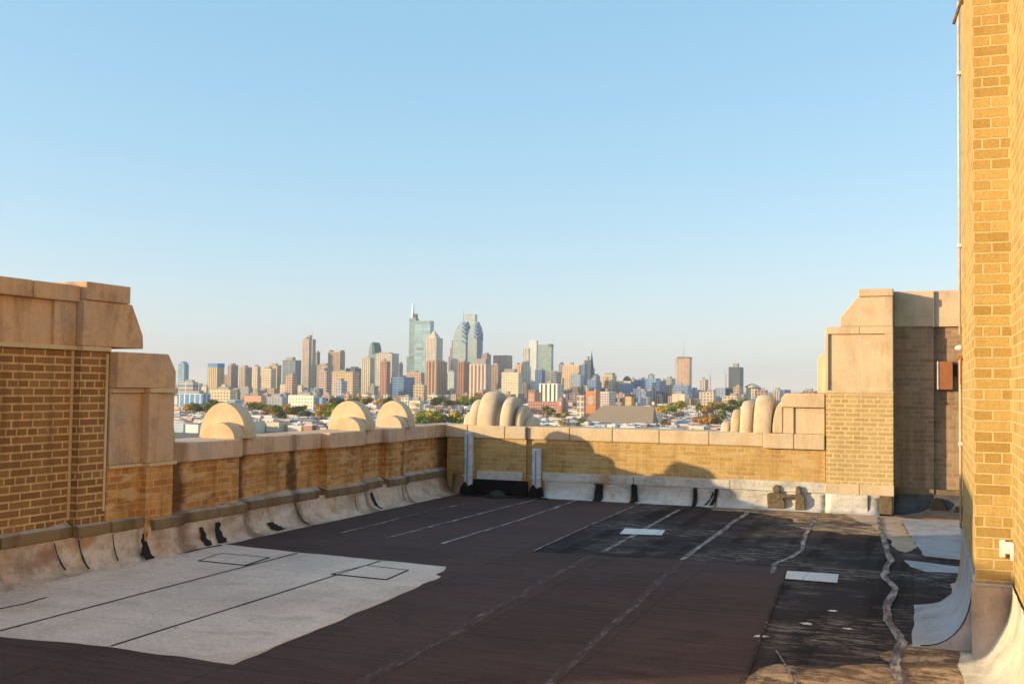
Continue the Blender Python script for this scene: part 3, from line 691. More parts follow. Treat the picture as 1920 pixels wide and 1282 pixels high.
mb = MB(); mb.tube([(.28, 9.9, 2.03), (.255, 9.9, 2.03), (.235, 9.9, 2.03), (.222, 9.9, 2.03), (.218, 9.9, 2.03)], [.026, .026, .02, .012, .003], 16); child(mb, "lamp_globe", WHITEMETAL, e)
mb = MB(); mb.box(.235, .28, 9.84, 9.96, 1.93, 1.965); mb.tube([(.262, 9.83, 1.94), (.262, 9.83, 1.72)], .009); child(mb, "lamp_bracket", RUST, e, .003)
e = empty("drop_bracket", (.25, 9.0, 5.0), "dark bracket arms at the top of the conduit by penthouse edge", "bracket")
mb = MB(); mb.tube([(.27, 9.9, 4.98), (.22, 9.9, 4.82)], .013); child(mb, "arm", OLDTAR, e)
mb = MB(); mb.tube([(.25, 9.4, 5.0), (.26, 9.1, 4.72)], .016); child(mb, "arm", OLDTAR, e)
e = empty("hinge_bracket", (.49, 7.48, .62), "white metal hinge bracket low on the penthouse corner", "bracket")
mb = MB(); mb.box(.42, .455, 7.475, 7.499, .62, .73); mb.box(.455, .482, 7.46, 7.499, .645, .72); child(mb, "plate", WHITEMETAL, e, .004)
mb = MB(); mb.box(.478, .499, 7.38, 7.455, .615, .725); child(mb, "plate", WHITEMETAL, e, .004)
mb = MB(); mb.tube([(.486, 7.465, .61), (.486, 7.465, .735)], .008); child(mb, "pin", RUST, e)

# ================================================================== DOWNSPOUTS, DRAIN
def downspout(x, z0, z1, label):
    e = empty("downspout", (x, 15.2, 0), label, "downspout", "pale metal downspouts on the back parapet")
    yb = BY-.052 if x < -5.66 else BY-.002
    mb = MB(); mb.prism([(x-.07, yb), (x-.07, yb-.06), (x-.045, yb-.09), (x+.045, yb-.09), (x+.07, yb-.06), (x+.07, yb)], 'z', z0, z1); child(mb, "pipe_cover", GALV, e, .008)
    mb = MB(); mb.box(x-.008, x+.008, yb-.10, yb-.088, z0+.05, z1-.03); child(mb, "centre_seam", plain_mat("blue_grey_paint", (.22, .28, .42), .5), e, .003)
    mb = MB(); mb.box(x-.078, x+.078, yb-.095, yb-.001, z0+.24*(z1-z0), z0+.24*(z1-z0)+.02); child(mb, "strap", GALV, e, .002)
    mb = MB(); mb.prism([(x-.12, .008), (x-.09, .12), (x-.03, .2), (x+.02, .13), (x+.09, .17), (x+.14, .02)], 'y', yb-.13, yb-.07); child(mb, "tar_collar", TAR, e, .01)
downspout(-6.585, .07, .955, "taller pale blue grey downspout at the left end of the back parapet")
downspout(-5.49, .14, .73, "shorter pale blue downspout right of the stone rib ornament")
e = empty("roof_drain", (-6.0, 15.02, 0), "small domed dark green roof drain strainer below the back parapet", "roof drain")
MOSS = plain_mat("weathered_green_iron", (.035, .04, .022), .8, .5)
mb = MB()
for j in range(6):
    a0, a1 = j*math.pi/12, (j+1)*math.pi/12
    for k in range(16):
        b0, b1 = k*math.pi/8, (k+1)*math.pi/8
        P = lambda a, b: (-6.0+.14*math.cos(a)*math.cos(b), 15.02+.14*math.cos(a)*math.sin(b), .012+.10*math.sin(a))
        mb.face([P(a0, b0), P(a0, b1), P(a1, b1), P(a1, b0)])
child(mb, "strainer_dome", MOSS, e)
mb = MB(); mb.prism([(-6.0+.2*math.cos(k*math.pi/8), 15.02+.16*math.sin(k*math.pi/8)) for k in range(16)], 'z', .012, .024); child(mb, "drain_flange", MOSS, e)

HAZE = 4.2e-5

# ================================================================== THE CITY
GZ = -50.0
def ray(px, py=727):
    d = fw*FPX + rt*(px-960) - up*(py-641)
    return d
def hz(px): return 727 + (px-960)*ROLL
def at(px, D):
    """point at distance D (along the view axis) in the direction of photo column px"""
    d = ray(px, hz(px)); return d.x*D/FPX, d.y*D/FPX
def zt(px, py, D):
    d = ray(px, py); h = math.hypot(d.x, d.y); x, y = at(px, D); return CAMZ + d.z/h*math.hypot(x, y)
def footprint(l, s, r, D):
    """front face spans l..s, right hand face s..r; nearest corner at distance D; city grid parallels the roof"""
    X, Y = at(s, D)
    a = ray(l, hz(l)); xl = Y*a.x/a.y
    b = ray(r, hz(r)); yr = X*b.y/b.x if r > s and abs(b.x) > 1e-6 else Y+30
    if yr < Y+8 or yr > Y+70: yr = Y + max(12, min(45, (X-xl)*.9))
    return xl, X, Y, yr

def P_(r, g, b): return (r, g, b)
CREAM, TAN, PINK, BRICKR = (.74, .63, .48), (.60, .46, .32), (.55, .38, .31), (.38, .17, .11)
ORNG, BROWN, GREY, DGREY = (.50, .24, .12), (.36, .24, .17), (.36, .36, .36), (.14, .15, .17)
WHITE, BLUEW, OLIVE, MAUVE = (.74, .70, .64), (.18, .28, .42), (.36, .32, .22), (.34, .27, .27)
GL_D, GL_B, GL_C, GL_G = (.06, .08, .11), (.10, .22, .36), (.30, .46, .52), (.26, .38, .36)
ROOFM = plain_mat("flat_roof", (.42, .40, .38), .9, .3, sc=.1)
ROOFD = plain_mat("dark_flat_roof", (.12, .11, .11), .9, .3, sc=.1)
ROOFW = plain_mat("white_flat_roof", (.82, .80, .78), .8, .25, sc=.1)
ROOFB = plain_mat("brown_flat_roof", (.30, .22, .18), .9, .3, sc=.1)
STEEL = plain_mat("mast_steel", (.55, .5, .48), .6, .1)
MECH = plain_mat("mechanical_penthouse_wall", (.34, .33, .32), .9, .2, sc=.1)

def cchild(mb, name, mat, e):   # part given in coordinates relative to the thing
    return mb.build(name, mat, e)
TOWERS = {}
def tower(label, l, s, r, top, D, wall, glass=GL_D, style='grid', bw=7, fh=6.5, fr=.42, roof=None, cap=0.5, caph=5, name="tower_block", cat="tower", tiers=(), top2=None, group=None, gl=.25, parapet=1.2):
    x0, x1, y0, y1 = footprint(l, s, r, D); z = zt(s, top, D)
    cx, cy = (x0+x1)/2, (y0+y1)/2
    e = empty(name, (cx, cy, GZ), label, cat, group)
    W, L_, H = (x1-x0)/2, (y1-y0)/2, z-GZ
    glass = tuple(v*.62 for v in glass) if max(glass) < .6 and wall[2] < wall[0] else glass
    mat = facade(wall, glass, bw, fh, fr, style, gl=gl)
    mb = MB(); mb.box(-W, W, -L_, L_, 0, H-parapet); cchild(mb, "walls", mat, e)
    mb = MB(); pw = facade(wall, wall, 50, 50, .1); t = .5
    mb.box(-W-.15, W+.15, -L_-.15, -L_+t, H-parapet, H); mb.box(-W-.15, W+.15, L_-t, L_+.15, H-parapet, H)
    mb.box(-W-.15, -W+t, -L_+t, L_-t, H-parapet, H); mb.box(W-t, W+.15, -L_+t, L_-t, H-parapet, H)
    cchild(mb, "cornice", pw, e)
    mb = MB(); mb.box(-W+.1, W-.1, -L_+.1, L_-.1, H-parapet+.01, H-parapet+.3); cchild(mb, "roof", roof or ROOFM, e)
    if cap:
        k = random.uniform(-.25, .25)*W
        mb = MB(); mb.box(-W*cap+k, W*cap+k, -L_*cap, L_*cap, H-parapet+.3, H+caph); cchild(mb, "plant_room", MECH, e)
    for (fx0, fx1, h0, h1) in tiers:   # setback tiers in fractions of the width, metres above the top
        mb = MB(); mb.box(-W+2*W*fx0, -W+2*W*fx1, -L_*.7, L_*.7, H+h0, H+h1); cchild(mb, "upper_tier", mat, e)
    TOWERS[label] = (l+r)/2
    return e, W, L_, H, D

def mast(e, x, y, z0, z1, r=.5, mat=None, name="mast"):
    mb = MB(); mb.tube([(x, y, z0), (x, y, (z0+z1)/2), (x, y, z1)], [r, r*.7, r*.3], 8); return cchild(mb, name, mat or STEEL, e)
m_px = lambda D: D/FPX

# --- far left
e, W, L_, H, D = tower("rounded pale blue glass tower at the far left of the skyline", 333, 345, 347, 684, 3900, GL_B, (.25, .42, .55), 'h', fh=8, fr=.3, cap=0)
mb = MB(); mb.prism([(-W+2*W*k/12, 0 if k in (0, 12) else 13*math.sin(math.pi*k/12)) for k in range(13)], 'y', -L_, L_)
mb.v = [(x, y, z+H) for x, y, z in mb.v]; cchild(mb, "curved_top", facade(GL_B, (.25, .42, .55), 4, 8, .3, 'h'), e)
e, W, L_, H, D = tower("tan striped tower with bright blue crown on the left skyline", 389, 407, 420, 687, 3300, (.60, .48, .30), (.14, .2, .26), 'v', bw=7, fr=.7, cap=0)
mb = MB(); mb.box(-W-.5, W+.5, -L_-.5, L_+.5, H-2, H+10); cchild(mb, "blue_crown", plain_mat("blue_netting", (.03, .22, .50), .5, .2, sc=.1), e)
tower("narrow grey tower with pinkish side right of the blue crowned tower", 426, 433, 446, 684, 3200, PINK, (.2, .2, .22), 'v', bw=5)
tower("slim pink and grey striped slab on the left skyline", 448, 459, 472, 688, 3100, (.62, .50, .42), (.25, .22, .2), 'v', bw=5)
tower("cream narrow slab between striped slab and broad cream block", 473, 482, 488, 687, 3150, CREAM, (.34, .28, .22))
tower("broad plain cream block on the left skyline", 489, 508, 517, 691, 3050, (.66, .56, .42), (.5, .42, .3), bw=6)
tower("cream block with dark brown penthouse behind broad cream block", 503, 519, 527, 684, 3300, (.56, .46, .34), (.3, .24, .2), roof=ROOFD)
tower("wide blue grey office block left of tall concrete tower", 529, 553, 564, 675, 3200, (.26, .32, .36), (.12, .17, .22), 'h', cap=.5, caph=9)
tower("pinkish low slab below the blue grey office block", 535, 548, 557, 703, 2800, PINK, (.3, .22, .2))
e, W, L_, H, D = tower("tall unfinished concrete tower with a crane on top, left skyline", 565.5, 578, 590.5, 635, 3300, (.52, .45, .38), (.22, .2, .2), 'grid', bw=5, fr=.5, cap=.4, caph=12, tiers=((.1, .45, 0, 5),))
e = empty("tower_crane", (*at(584, 3260), GZ), "thin pale tower crane standing against the tall concrete tower", "crane")
zc = zt(584, 621, 3260)-GZ
mb = MB(); mb.box(-.8, .8, -.8, .8, 0, zc); cchild(mb, "crane_mast", STEEL, e)
mb = MB(); mb.prism([(-12, zc), (34, zc+3), (34, zc+4), (0, zc+1.6), (-12, zc+1)], 'y', -.5, .5); cchild(mb, "jib", STEEL, e)
tower("small dark green grey tower just right of the tall concrete tower", 590, 594, 599, 660, 3500, (.30, .30, .26), (.14, .15, .15))
tower("broad tan tower with corner turrets left of the centre skyline", 614, 637, 646, 659, 3500, (.56, .43, .31), (.3, .24, .2), 'v', bw=5, cap=0, tiers=((0, .12, -1, 5), (.88, 1, -1, 5)))
tower("olive tan mid rise block below turreted tan tower", 590, 613, 624, 684, 3200, (.46, .40, .28), (.24, .22, .18))
tower("mauve and tan stepped block in front of olive block", 596, 612, 624, 695, 2900, (.56, .42, .36), (.25, .25, .3), tiers=((.2, .6, 0, 8),))
tower("wide sandy apartment slab left of the cream twin edged slab", 622, 661, 673, 697, 2700, (.66, .49, .32), (.46, .33, .22), 'grid', bw=5, cap=.25)
tower("blue grey block standing before the wide sandy slab", 628, 640, 651, 714, 2400, (.42, .44, .46), (.24, .28, .34))
tower("tall cream slab with yellowish front left of centre skyline", 677, 693, 701, 670, 2800, (.66, .60, .42), (.50, .43, .32), 'v', bw=6, cap=.3, caph=3)
tower("dark grey low tower squeezed behind the tall cream slab", 648, 665, 678, 690, 3500, DGREY, (.1, .1, .12), 'grid')
# tower with a curved glass crest
x0, x1, y0, y1 = footprint(690, 702, 714, 3600); D = 3600
e = empty("curved_top_tower", ((x0+x1)/2, (y0+y1)/2, GZ), "teal glass tower with rounded barrel top behind cream slabs", "tower")
W = (x1-x0)/2; L_ = (y1-y0)/2; H1 = zt(702, 664, D)-GZ; H2 = zt(702, 642, D)-GZ
mb = MB(); mb.prism([(-W, 0), (W*1.0, 0)]+[(W-2*W*(1-math.cos(a))*.5*1.0, H1+(H2-H1)*math.sin(a)) for a in [math.pi*k/14 for k in range(15)]], 'y', -L_, L_); cchild(mb, "glass_body", facade((.20, .34, .36), GL_G, 5, 4, .3), e)
mb = MB(); mb.prism([(W*.1, H1), (W*1.02, H1)]+[(W*1.02-W*.92*(1-math.cos(a)), H1+1+(H2-H1)*1.02*math.sin(a)) for a in [math.pi/2*k/10 for k in range(11)]], 'y', -L_-.5, L_+.5); cchild(mb, "dark_crest", facade((.05, .16, .20), (.04, .12, .16), 8, 8, .3), e)
TOWERS["teal glass tower with rounded barrel top behind cream slabs"] = 702
tower("wide cream tower with grey side and flat top left of centre", 703, 734, 747, 662, 3200, (.60, .55, .46), (.36, .36, .36), 'grid', cap=.6, caph=3)
tower("slender rose brick tower in front of the wide cream tower", 712, 724, 731, 677, 2500, (.52, .29, .23), (.34, .18, .15), 'v', bw=4, cap=.3, caph=6)
tower("small grey tower edge right of the wide cream tower", 745, 750, 755, 681, 3400, GREY, DGREY)
tower("low vivid blue office slab left of centre skyline", 733, 757, 777, 707, 2800, (.16, .26, .42), (.10, .20, .36), 'h', cap=.3)
tower("tan residential block below the tallest glass tower", 762, 789, 796, 698, 2900, (.56, .40, .30), (.36, .3, .26), cap=.4)
tower("yellowish tan annex under the tan residential block", 775, 795, 800, 722, 2400, (.56, .45, .30), (.4, .32, .2))
# the tallest glass tower with needle
x0, x1, y0, y1 = footprint(776, 805, 812, 3700); D = 3700; X0 = Y0 = 0
e = empty("glass_skyscraper", ((x0+x1)/2, (y0+y1)/2, GZ), "tallest pale glass skyscraper with a white needle on its left core", "skyscraper")
W = (x1-x0)/2; L_ = (y1-y0)/2; H = zt(790, 601, D)-GZ; pale = facade((.20, .36, .44), (.34, .50, .56), 200, 11, .2, 'h', gl=.2)
mb = MB(); mb.box(-W, W, -L_, L_, 0, H); cchild(mb, "glass_body", pale, e)
mb = MB(); mb.box(-W*.98, W*.98, -L_-.8, -L_-.1, H-9, H-1); cchild(mb, "crown_band", facade((.20, .32, .36), (.3, .4, .42), 6, 6, .3), e)
Hc = zt(774, 587, D)-GZ; dx = 7.5*m_px(D)
mb = MB(); mb.box(-W-2.4*dx, -W-.1, -L_*.5, L_*.5, 0, zt(774, 668, D)-GZ); cchild(mb, "lower_wing", facade((.16, .24, .27), (.22, .32, .34), 6, 6, .3), e)
mb = MB(); mb.box(-W-1.7*dx, -W+2, -L_*.8, L_*.8, zt(774, 668, D)-GZ+.05, Hc-16); cchild(mb, "side_core", facade((.16, .27, .30), (.30, .42, .45), 6, 6, .3), e)
mb = MB(); mb.box(-W-.9*dx, -W-.1, -L_*.5, L_*.5, Hc-16, Hc); cchild(mb, "dark_core_top", facade(DGREY, (.08, .1, .12), 6, 6, .3), e)
Hn = zt(774, 566, D)-GZ
mb = MB(); mb.tube([(-W-1.1*dx, 0, Hc-16), (-W-1.1*dx, 0, Hc+10), (-W-1.1*dx, 0, Hn)], [6, 5, 2], 8); cchild(mb, "needle", plain_mat("white_lantern", (.85, .85, .82), .4, .05), e)
mb = MB(); mb.box(-W*.8, W*.2, -L_-.9, -L_-.2, (zt(790, 652, D)-GZ)-5, (zt(790, 652, D)-GZ)); cchild(mb, "sky_lobby_band", facade((.16, .24, .25), (.2, .3, .32), 6, 6, .3), e)
TOWERS[e["label"]] = 790
# white tower with chamfered crown
e, W, L_, H, D = tower("cream white tower with stepped pyramid crown and blue side", 796, 817, 829, 633, 3450, (.74, .66, .55), (.50, .48, .46), 'v', bw=5, cap=0)
for i, (k, h0, h1) in enumerate(((.7, 0, 6), (.5, 6, 14), (.25, 14, 22))):
    mb = MB(); mb.prism([(-W*k, H+h0), (W*k, H+h0), (W*k*.8, H+h1), (-W*k*.8, H+h1)], 'y', -L_*k, L_*k); cchild(mb, "crown_tier", facade((.62, .58, .52), (.5, .48, .46), 5, 5, .4), e)
tower("orange brick slab with cream rounded top in centre skyline", 799, 819, 838, 677, 2600, (.56, .37, .27), (.36, .22, .16), 'v', bw=9, cap=.85, caph=3)
e, W, L_, H, D = tower("dark plum slab immediately left of the twin chevron towers", 840, 849, 851, 668, 3700, MAUVE, (.2, .18, .22), cap=0, tiers=((.3, 1, 0, 30), (.6, 1, 30, 55)))
# behind: rectangular glass tower
tower("flat topped pale glass tower rising behind the chevron towers", 870, 889, 893, 589, 3900, (.42, .50, .48), (.46, .54, .50), 'h', fh=6, fr=.15, cap=0)
# twin chevron towers
def chevron_tower(label, l, s, r, ysh, ytop, D, spire=0):
    x0, x1, y0, y1 = footprint(l, s, r, D)
    e = empty("gabled_skyscraper", ((x0+x1)/2, (y0+y1)/2, GZ), label, "skyscraper")
    W, L_ = (x1-x0)/2, (y1-y0)/2; Hs = zt(s, ysh, D)-GZ; Ht = zt(s, ytop, D)-GZ
    body = facade((.38, .44, .43), (.30, .42, .45), 7, 7, .3, gl=.2); blue = facade((.04, .13, .30), (.05, .16, .34), 6, 6, .2, gl=.15)
    bright = facade((.55, .66, .70), (.5, .62, .68), 8, 8, .2)
    lv = [(0, 1), (Hs, 1)]+[(Hs+(Ht-Hs)*t, k) for t, k in ((.22, .95), (.42, .86), (.60, .73), (.78, .54), (.92, .30), (1, .06))]
    mb = MB()
    for (z0, k0), (z1, k1) in zip(lv[:-1], lv[1:]):
        a = [(-W*k0, -L_*k0, z0), (W*k0, -L_*k0, z0), (W*k0, L_*k0, z0), (-W*k0, L_*k0, z0)]
        b = [(-W*k1, -L_*k1, z1), (W*k1, -L_*k1, z1), (W*k1, L_*k1, z1), (-W*k1, L_*k1, z1)]
        for i in (0, 2, 3): j = (i+1) % 4; mb.face([a[i], a[j], b[j], b[i]])
    cchild(mb, "glass_body", body, e)
    mb = MB(); zb = Hs*.35
    for (z0, k0), (z1, k1) in zip([(0, 1), (zb, 1), (Hs, 1)]+lv[2:-1], [(zb, 1)]+lv[1:]):
        mb.face([(W*k0+.1, -L_*k0, z0), (W*k0+.1, L_*k0, z0), (W*k1+.1, L_*k1, z1), (W*k1+.1, -L_*k1, z1)])
    cchild(mb, "side_glazing", blue, e)
    h = Ht-Hs
    for t, k in ((-.15, 1), (.1, .98), (.32, .9), (.52, .79), (.70, .62)):
        z0 = Hs+h*t; q = W*k+1
        for dy, mt, nm in ((0, blue, "side_gable"), (6.9, bright, "gable_trim")):
            mb = MB(); mb.prism([(-L_*k, z0+dy), (0, z0+h*.2+dy), (L_*k, z0+dy), (L_*k, z0+dy+(3 if dy else 7)), (0, z0+h*.2+dy+(3 if dy else 7)), (-L_*k, z0+dy+(3 if dy else 7))], 'x', q-2, q+1.2-.1*dy); cchild(mb, nm, mt, e)
            mb = MB(); mb.prism([(W*.4*k, z0+h*.16+dy), (W*k+1, z0+dy), (W*k+1, z0+dy+(3 if dy else 7)), (W*.4*k, z0+h*.16+dy+(3 if dy else 7))], 'y', -L_*k-1.2, -L_*k+2); cchild(mb, nm, mt, e)
    if spire: mast(e, 0, 0, Ht-3, zt(s, spire, D)-GZ, 1.4, plain_mat("spire_metal", (.4, .44, .46), .5, .1), "spire")
    TOWERS[label] = (l+r)/2; return e
chevron_tower("taller glass tower with stacked chevron gables and thin spire", 848, 872, 886, 640, 601, 3650, 577)
chevron_tower("shorter twin glass tower with stacked chevron gables, no spire", 876, 893, 904, 632, 604, 3550)
tower("round pale cyan tower with tapering foot between brick slabs", 839, 851, 854, 697, 3000, (.50, .55, .54), (.35, .44, .46), cap=.5)
tower("dark red brick slab before the chevron towers", 856, 870, 881, 678, 2600, (.42, .22, .16), (.30, .16, .12), 'v', bw=6, cap=.3)
e, W, L_, H, D = tower("pink and cream apartment tower with tall vertical stripes", 879, 911, 919, 683, 2450, (.70, .55, .46), (.40, .30, .24), 'v', bw=9, fr=.6, cap=.7, caph=13)
tower("mauve tower with dark roof behind striped apartment tower", 902, 912, 920, 664, 3200, (.42, .30, .28), (.25, .2, .22))
tower("brown slab right of the striped apartment tower", 920, 934, 944, 684, 2900, (.36, .26, .20), (.24, .2, .2))
tower("dark boxy tower with cream plant room right of chevron towers", 924, 950, 960, 666, 3500, (.17, .17, .20), (.36, .30, .26), 'h', fh=9, cap=.3, caph=-2)
tower("cream block with octagonal top right of centre", 940, 972, 979, 698, 2600, (.72, .62, .46), (.60, .50, .36), bw=6, cap=.6, caph=8)
tower("tan tower with twin notched top behind cream octagon block", 966, 977, 982, 684, 3300, (.62, .45, .30), (.45, .3, .2), cap=0, tiers=((0, .3, 0, 7), (.7, 1, 0, 7)))
tower("white slab with lower left half right of centre skyline", 980, 991, 993, 652, 3250, (.66, .64, .56), (.54, .54, .50), 'v', bw=5, cap=0)
tower("tallest smooth white slab right of centre skyline", 991, 1005, 1008, 638, 3300, (.66, .70, .68), (.56, .62, .62), 'v', bw=5, cap=0)
e, W, L_, H, D = tower("grey green glass tower with dark notched top corner", 1008, 1033, 1037, 646, 3400, (.24, .34, .34), (.32, .42, .40), 'grid', bw=7, fh=7, fr=.15, cap=0)
mb = MB(); mb.box(W*.55, W+.3, -L_-.3, L_, H-6, H+2); cchild(mb, "dark_corner", facade(DGREY, DGREY, 5, 5, .3), e)
tower("narrow deep blue tower under the grey green glass tower", 1003, 1016, 1022, 693, 3000, (.13, .22, .40), (.08, .14, .28), 'v', cap=.4)
tower("grey blue office block with cream top band right of centre", 1020, 1043, 1052, 697, 3050, (.36, .36, .34), (.22, .27, .32), 'h', cap=.5, caph=3)
tower("mid grey tower left of the sandy pyramid block", 1047, 1053, 1058, 682, 3400, (.30, .31, .32), (.2, .22, .25))
e, W, L_, H, D = tower("broad sandy block with a small rooftop pavilion right of centre", 1054, 1085, 1092, 684, 3200, (.72, .54, .36), (.58, .42, .28), bw=6, cap=.2, caph=8)
tower("blue grey slab in front of the broad sandy block", 1069, 1088, 1095, 702, 2850, (.34, .40, .48), (.2, .27, .36))
tower("dark steel blue slab right of the broad sandy block", 1090, 1096, 1101, 683, 3100, (.16, .24, .34), (.10, .16, .24))
e, W, L_, H, D = tower("stone clock tower with dark rounded cap and pale shaft", 1095, 1102, 1107, 674, 3300, (.60, .50, .40), (.35, .3, .28), cap=.45, caph=10)
# dark spire building
x, y = at(1109, 3350)
e = empty("spired_tower", (x, y, GZ), "dark blue city hall tower with dome and statue topped spire", "tower"); k = m_px(3350)
Hs = zt(1109, 690, 3350)-GZ; Ht = zt(1109, 658, 3350)-GZ; DB = facade((.12, .17, .26), (.07, .1, .17), 5, 6, .4)
mb = MB(); mb.box(-4.6*k, 4.6*k, -8, 8, 0, Hs); cchild(mb, "shaft", DB, e)
mb = MB(); mb.tube([(0, 0, Hs), (0, 0, Hs+(Ht-Hs)*.3), (0, 0, Hs+(Ht-Hs)*.6), (0, 0, Hs+(Ht-Hs)*.75)], [6.5, 5, 3, 1.6], 8); cchild(mb, "dome", plain_mat("slate_dome", (.12, .17, .22), .6, .2, sc=.1), e)
mast(e, 0, 0, Hs+(Ht-Hs)*.75, Ht, 1.5, plain_mat("bronze", (.12, .12, .12), .6), "statue")
tower("teal grey low block right of the spired tower", 1111, 1119, 1125, 704, 3100, (.20, .32, .34), (.13, .2, .25))
tower("blue block behind the orange towered church", 1100, 1118, 1126, 712, 2700, (.20, .28, .42), (.12, .18, .3))
e, W, L_, H, D = tower("tan tower with tall arched recess right of spired tower", 1128, 1148, 1156, 703, 2900, (.72, .55, .36), (.58, .36, .22), bw=6, cap=.7, caph=6)
mb = MB(); mb.box(-W*.25, W*.25, -L_-.5, -L_+.1, H-28, H-5); mb2 = mb; cchild(mb, "arched_recess", facade((.40, .24, .15), (.3, .18, .1), 5, 5, .3), e)
e, W, L_, H, D = tower("blue office block with small dark domed roof", 1160, 1182, 1191, 715, 2900, (.20, .30, .50), (.10, .18, .36), cap=0)
mb = MB(); mb.box(-W*1.02, W*1.02, -L_-.3, -L_+.5, H-7, H+1); cchild(mb, "cream_frieze", facade(CREAM, CREAM, 5, 5, .3), e)
mb = MB(); mb.tube([(0, 0, H), (0, 0, H+4), (0, 0, H+9), (0, 0, H+13), (0, 0, H+15)], [11, 11, 9, 5, 1], 14); cchild(mb, "dome", plain_mat("dark_dome", (.07, .10, .12), .6, .2, sc=.1), e)
tower("steel blue slab right of the domed office block", 1191, 1203, 1210, 712, 2950, (.15, .25, .42), (.08, .15, .3))
tower("broad pale blue office building right skyline", 1208, 1230, 1238, 709, 3000, (.26, .38, .54), (.14, .26, .44), 'h', cap=.35, caph=9)
tower("deep blue slab beside the broad pale blue offices", 1230, 1237, 1246, 714, 2800, (.09, .16, .34), (.06, .12, .28), cap=.2)
tower("grey tan office block between blue slab and brown tower", 1243, 1259, 1268, 709, 3000, (.44, .42, .38), (.32, .34, .34), cap=.4)
tower("short slate block in front of pale blue offices", 1196, 1212, 1222, 733, 2450, (.24, .32, .46), (.13, .2, .34), 'v')
x0, x1, y0, y1 = footprint(1267, 1294, 1296, 2900)
e = empty("antenna_tower", ((x0+x1)/2, (y0+y1)/2, GZ), "isolated tall brown slab tower with long antenna on right skyline", "tower")
W, L_, H = (x1-x0)/2, 14, zt(1280, 669, 2900)-GZ
mb = MB(); mb.box(-W, -W*.62, -L_, L_, 0, H-2); cchild(mb, "pale_wing", facade((.50, .48, .44), (.4, .38, .36), 4, 6, .5, 'v'), e)
mb = MB(); mb.box(-W*.62, W, -L_-2, L_, 0, H-4); cchild(mb, "walls", facade((.56, .40, .29), (.46, .32, .23), 4, 6, .5, 'v'), e)
mb = MB(); mb.box(-W*.7, W*1.04, -L_-2.5, L_, H-4, H); cchild(mb, "dark_top_band", facade((.25, .2, .17), (.2, .16, .14), 5, 5, .3), e)
mast(e, 0, 0, H, zt(1280, 632, 2900)-GZ, .8, name="antenna")
tower("low blue block at the foot of the brown antenna tower", 1262, 1290, 1301, 722, 2700, (.20, .30, .46), (.14, .2, .34), cap=.3)
tower("orange and white fronted low block below antenna tower", 1260, 1284, 1292, 738, 2250, (.68, .42, .28), (.80, .68, .52), 'v', bw=14, fr=.5)
tower("small cream tower with red side right of antenna tower", 1311, 1322, 1328, 711, 3000, (.60, .52, .44), (.45, .38, .34), cap=.3)
tower("hazy blue low block right of antenna tower", 1293, 1304, 1311, 730, 2900, (.32, .40, .50), (.2, .28, .38))
tower("cream mill building with yellowish corner tower", 1311, 1338, 1352, 735, 2350, (.62, .53, .40), (.48, .42, .36), cap=.25, caph=6)
tower("long blue grey block under the dark right tower", 1342, 1360, 1366, 727, 2800, (.34, .40, .50), (.24, .3, .4), cap=0)
e, W, L_, H, D = tower("dark charcoal tower with narrow grey top at far right skyline", 1366, 1388, 1394, 688, 2800, (.13, .15, .18), (.08, .10, .13), 'v', bw=4, cap=.4, caph=10, gl=.4)
tower("cream stepped block below the dark charcoal tower", 1358, 1382, 1390, 742, 2200, (.68, .55, .38), (.55, .43, .3))
tower("small orange brown tower right of dark charcoal tower", 1375, 1386, 1393, 725, 2500, (.56, .40, .26), (.4, .28, .2))
e, W, L_, H, D = tower("cream domed hall on the far right skyline", 1399, 1420, 1428, 727, 2800, (.66, .55, .38), (.5, .42, .3), cap=0)
mb = MB(); mb.tube([(0, 0, H), (0, 0, H+4), (0, 0, H+8), (0, 0, H+11)], [20, 18, 12, 2], 16); cchild(mb, "dome", facade((.60, .52, .38), (.6, .52, .38), 9, 9, .2), e)
tower("red brown brick block behind the right rib ornament", 1416, 1437, 1450, 731, 2500, (.46, .28, .22), (.28, .2, .2), cap=.3)
tower("pale grey flats with thin fins near the right stone block", 1450, 1462, 1467, 731, 2400, (.60, .55, .52), (.35, .3, .3), 'v', bw=5)
e, W, L_, H, D = tower("low red brown hall behind stepped stone block at right", 1505, 1528, 1533, 733, 2300, (.42, .25, .18), (.3, .18, .14), cap=.5, caph=5)
# cranes on the right skyline
for px, top, base, lab in ((1361, 683, 722, "thin red construction crane mast left of dark charcoal tower"), (1332, 690, 722, "faint thin crane mast right of the small cream and red tower")):
    x, y = at(px, 3000); e = empty("tower_crane", (x, y, GZ), lab, "crane")
    zc = zt(px, top, 3000)-GZ; mb = MB(); mb.box(-.9, .9, -.9, .9, 0, zc*.8); cchild(mb, "crane_mast", plain_mat("red_crane_paint", (.45, .16, .12), .6), e)
    mb = MB(); mb.prism([(-6, zc*.78), (-5, zc*.78), (5, zc), (4, zc)], 'y', -.6, .6); cchild(mb, "jib", STEEL, e)

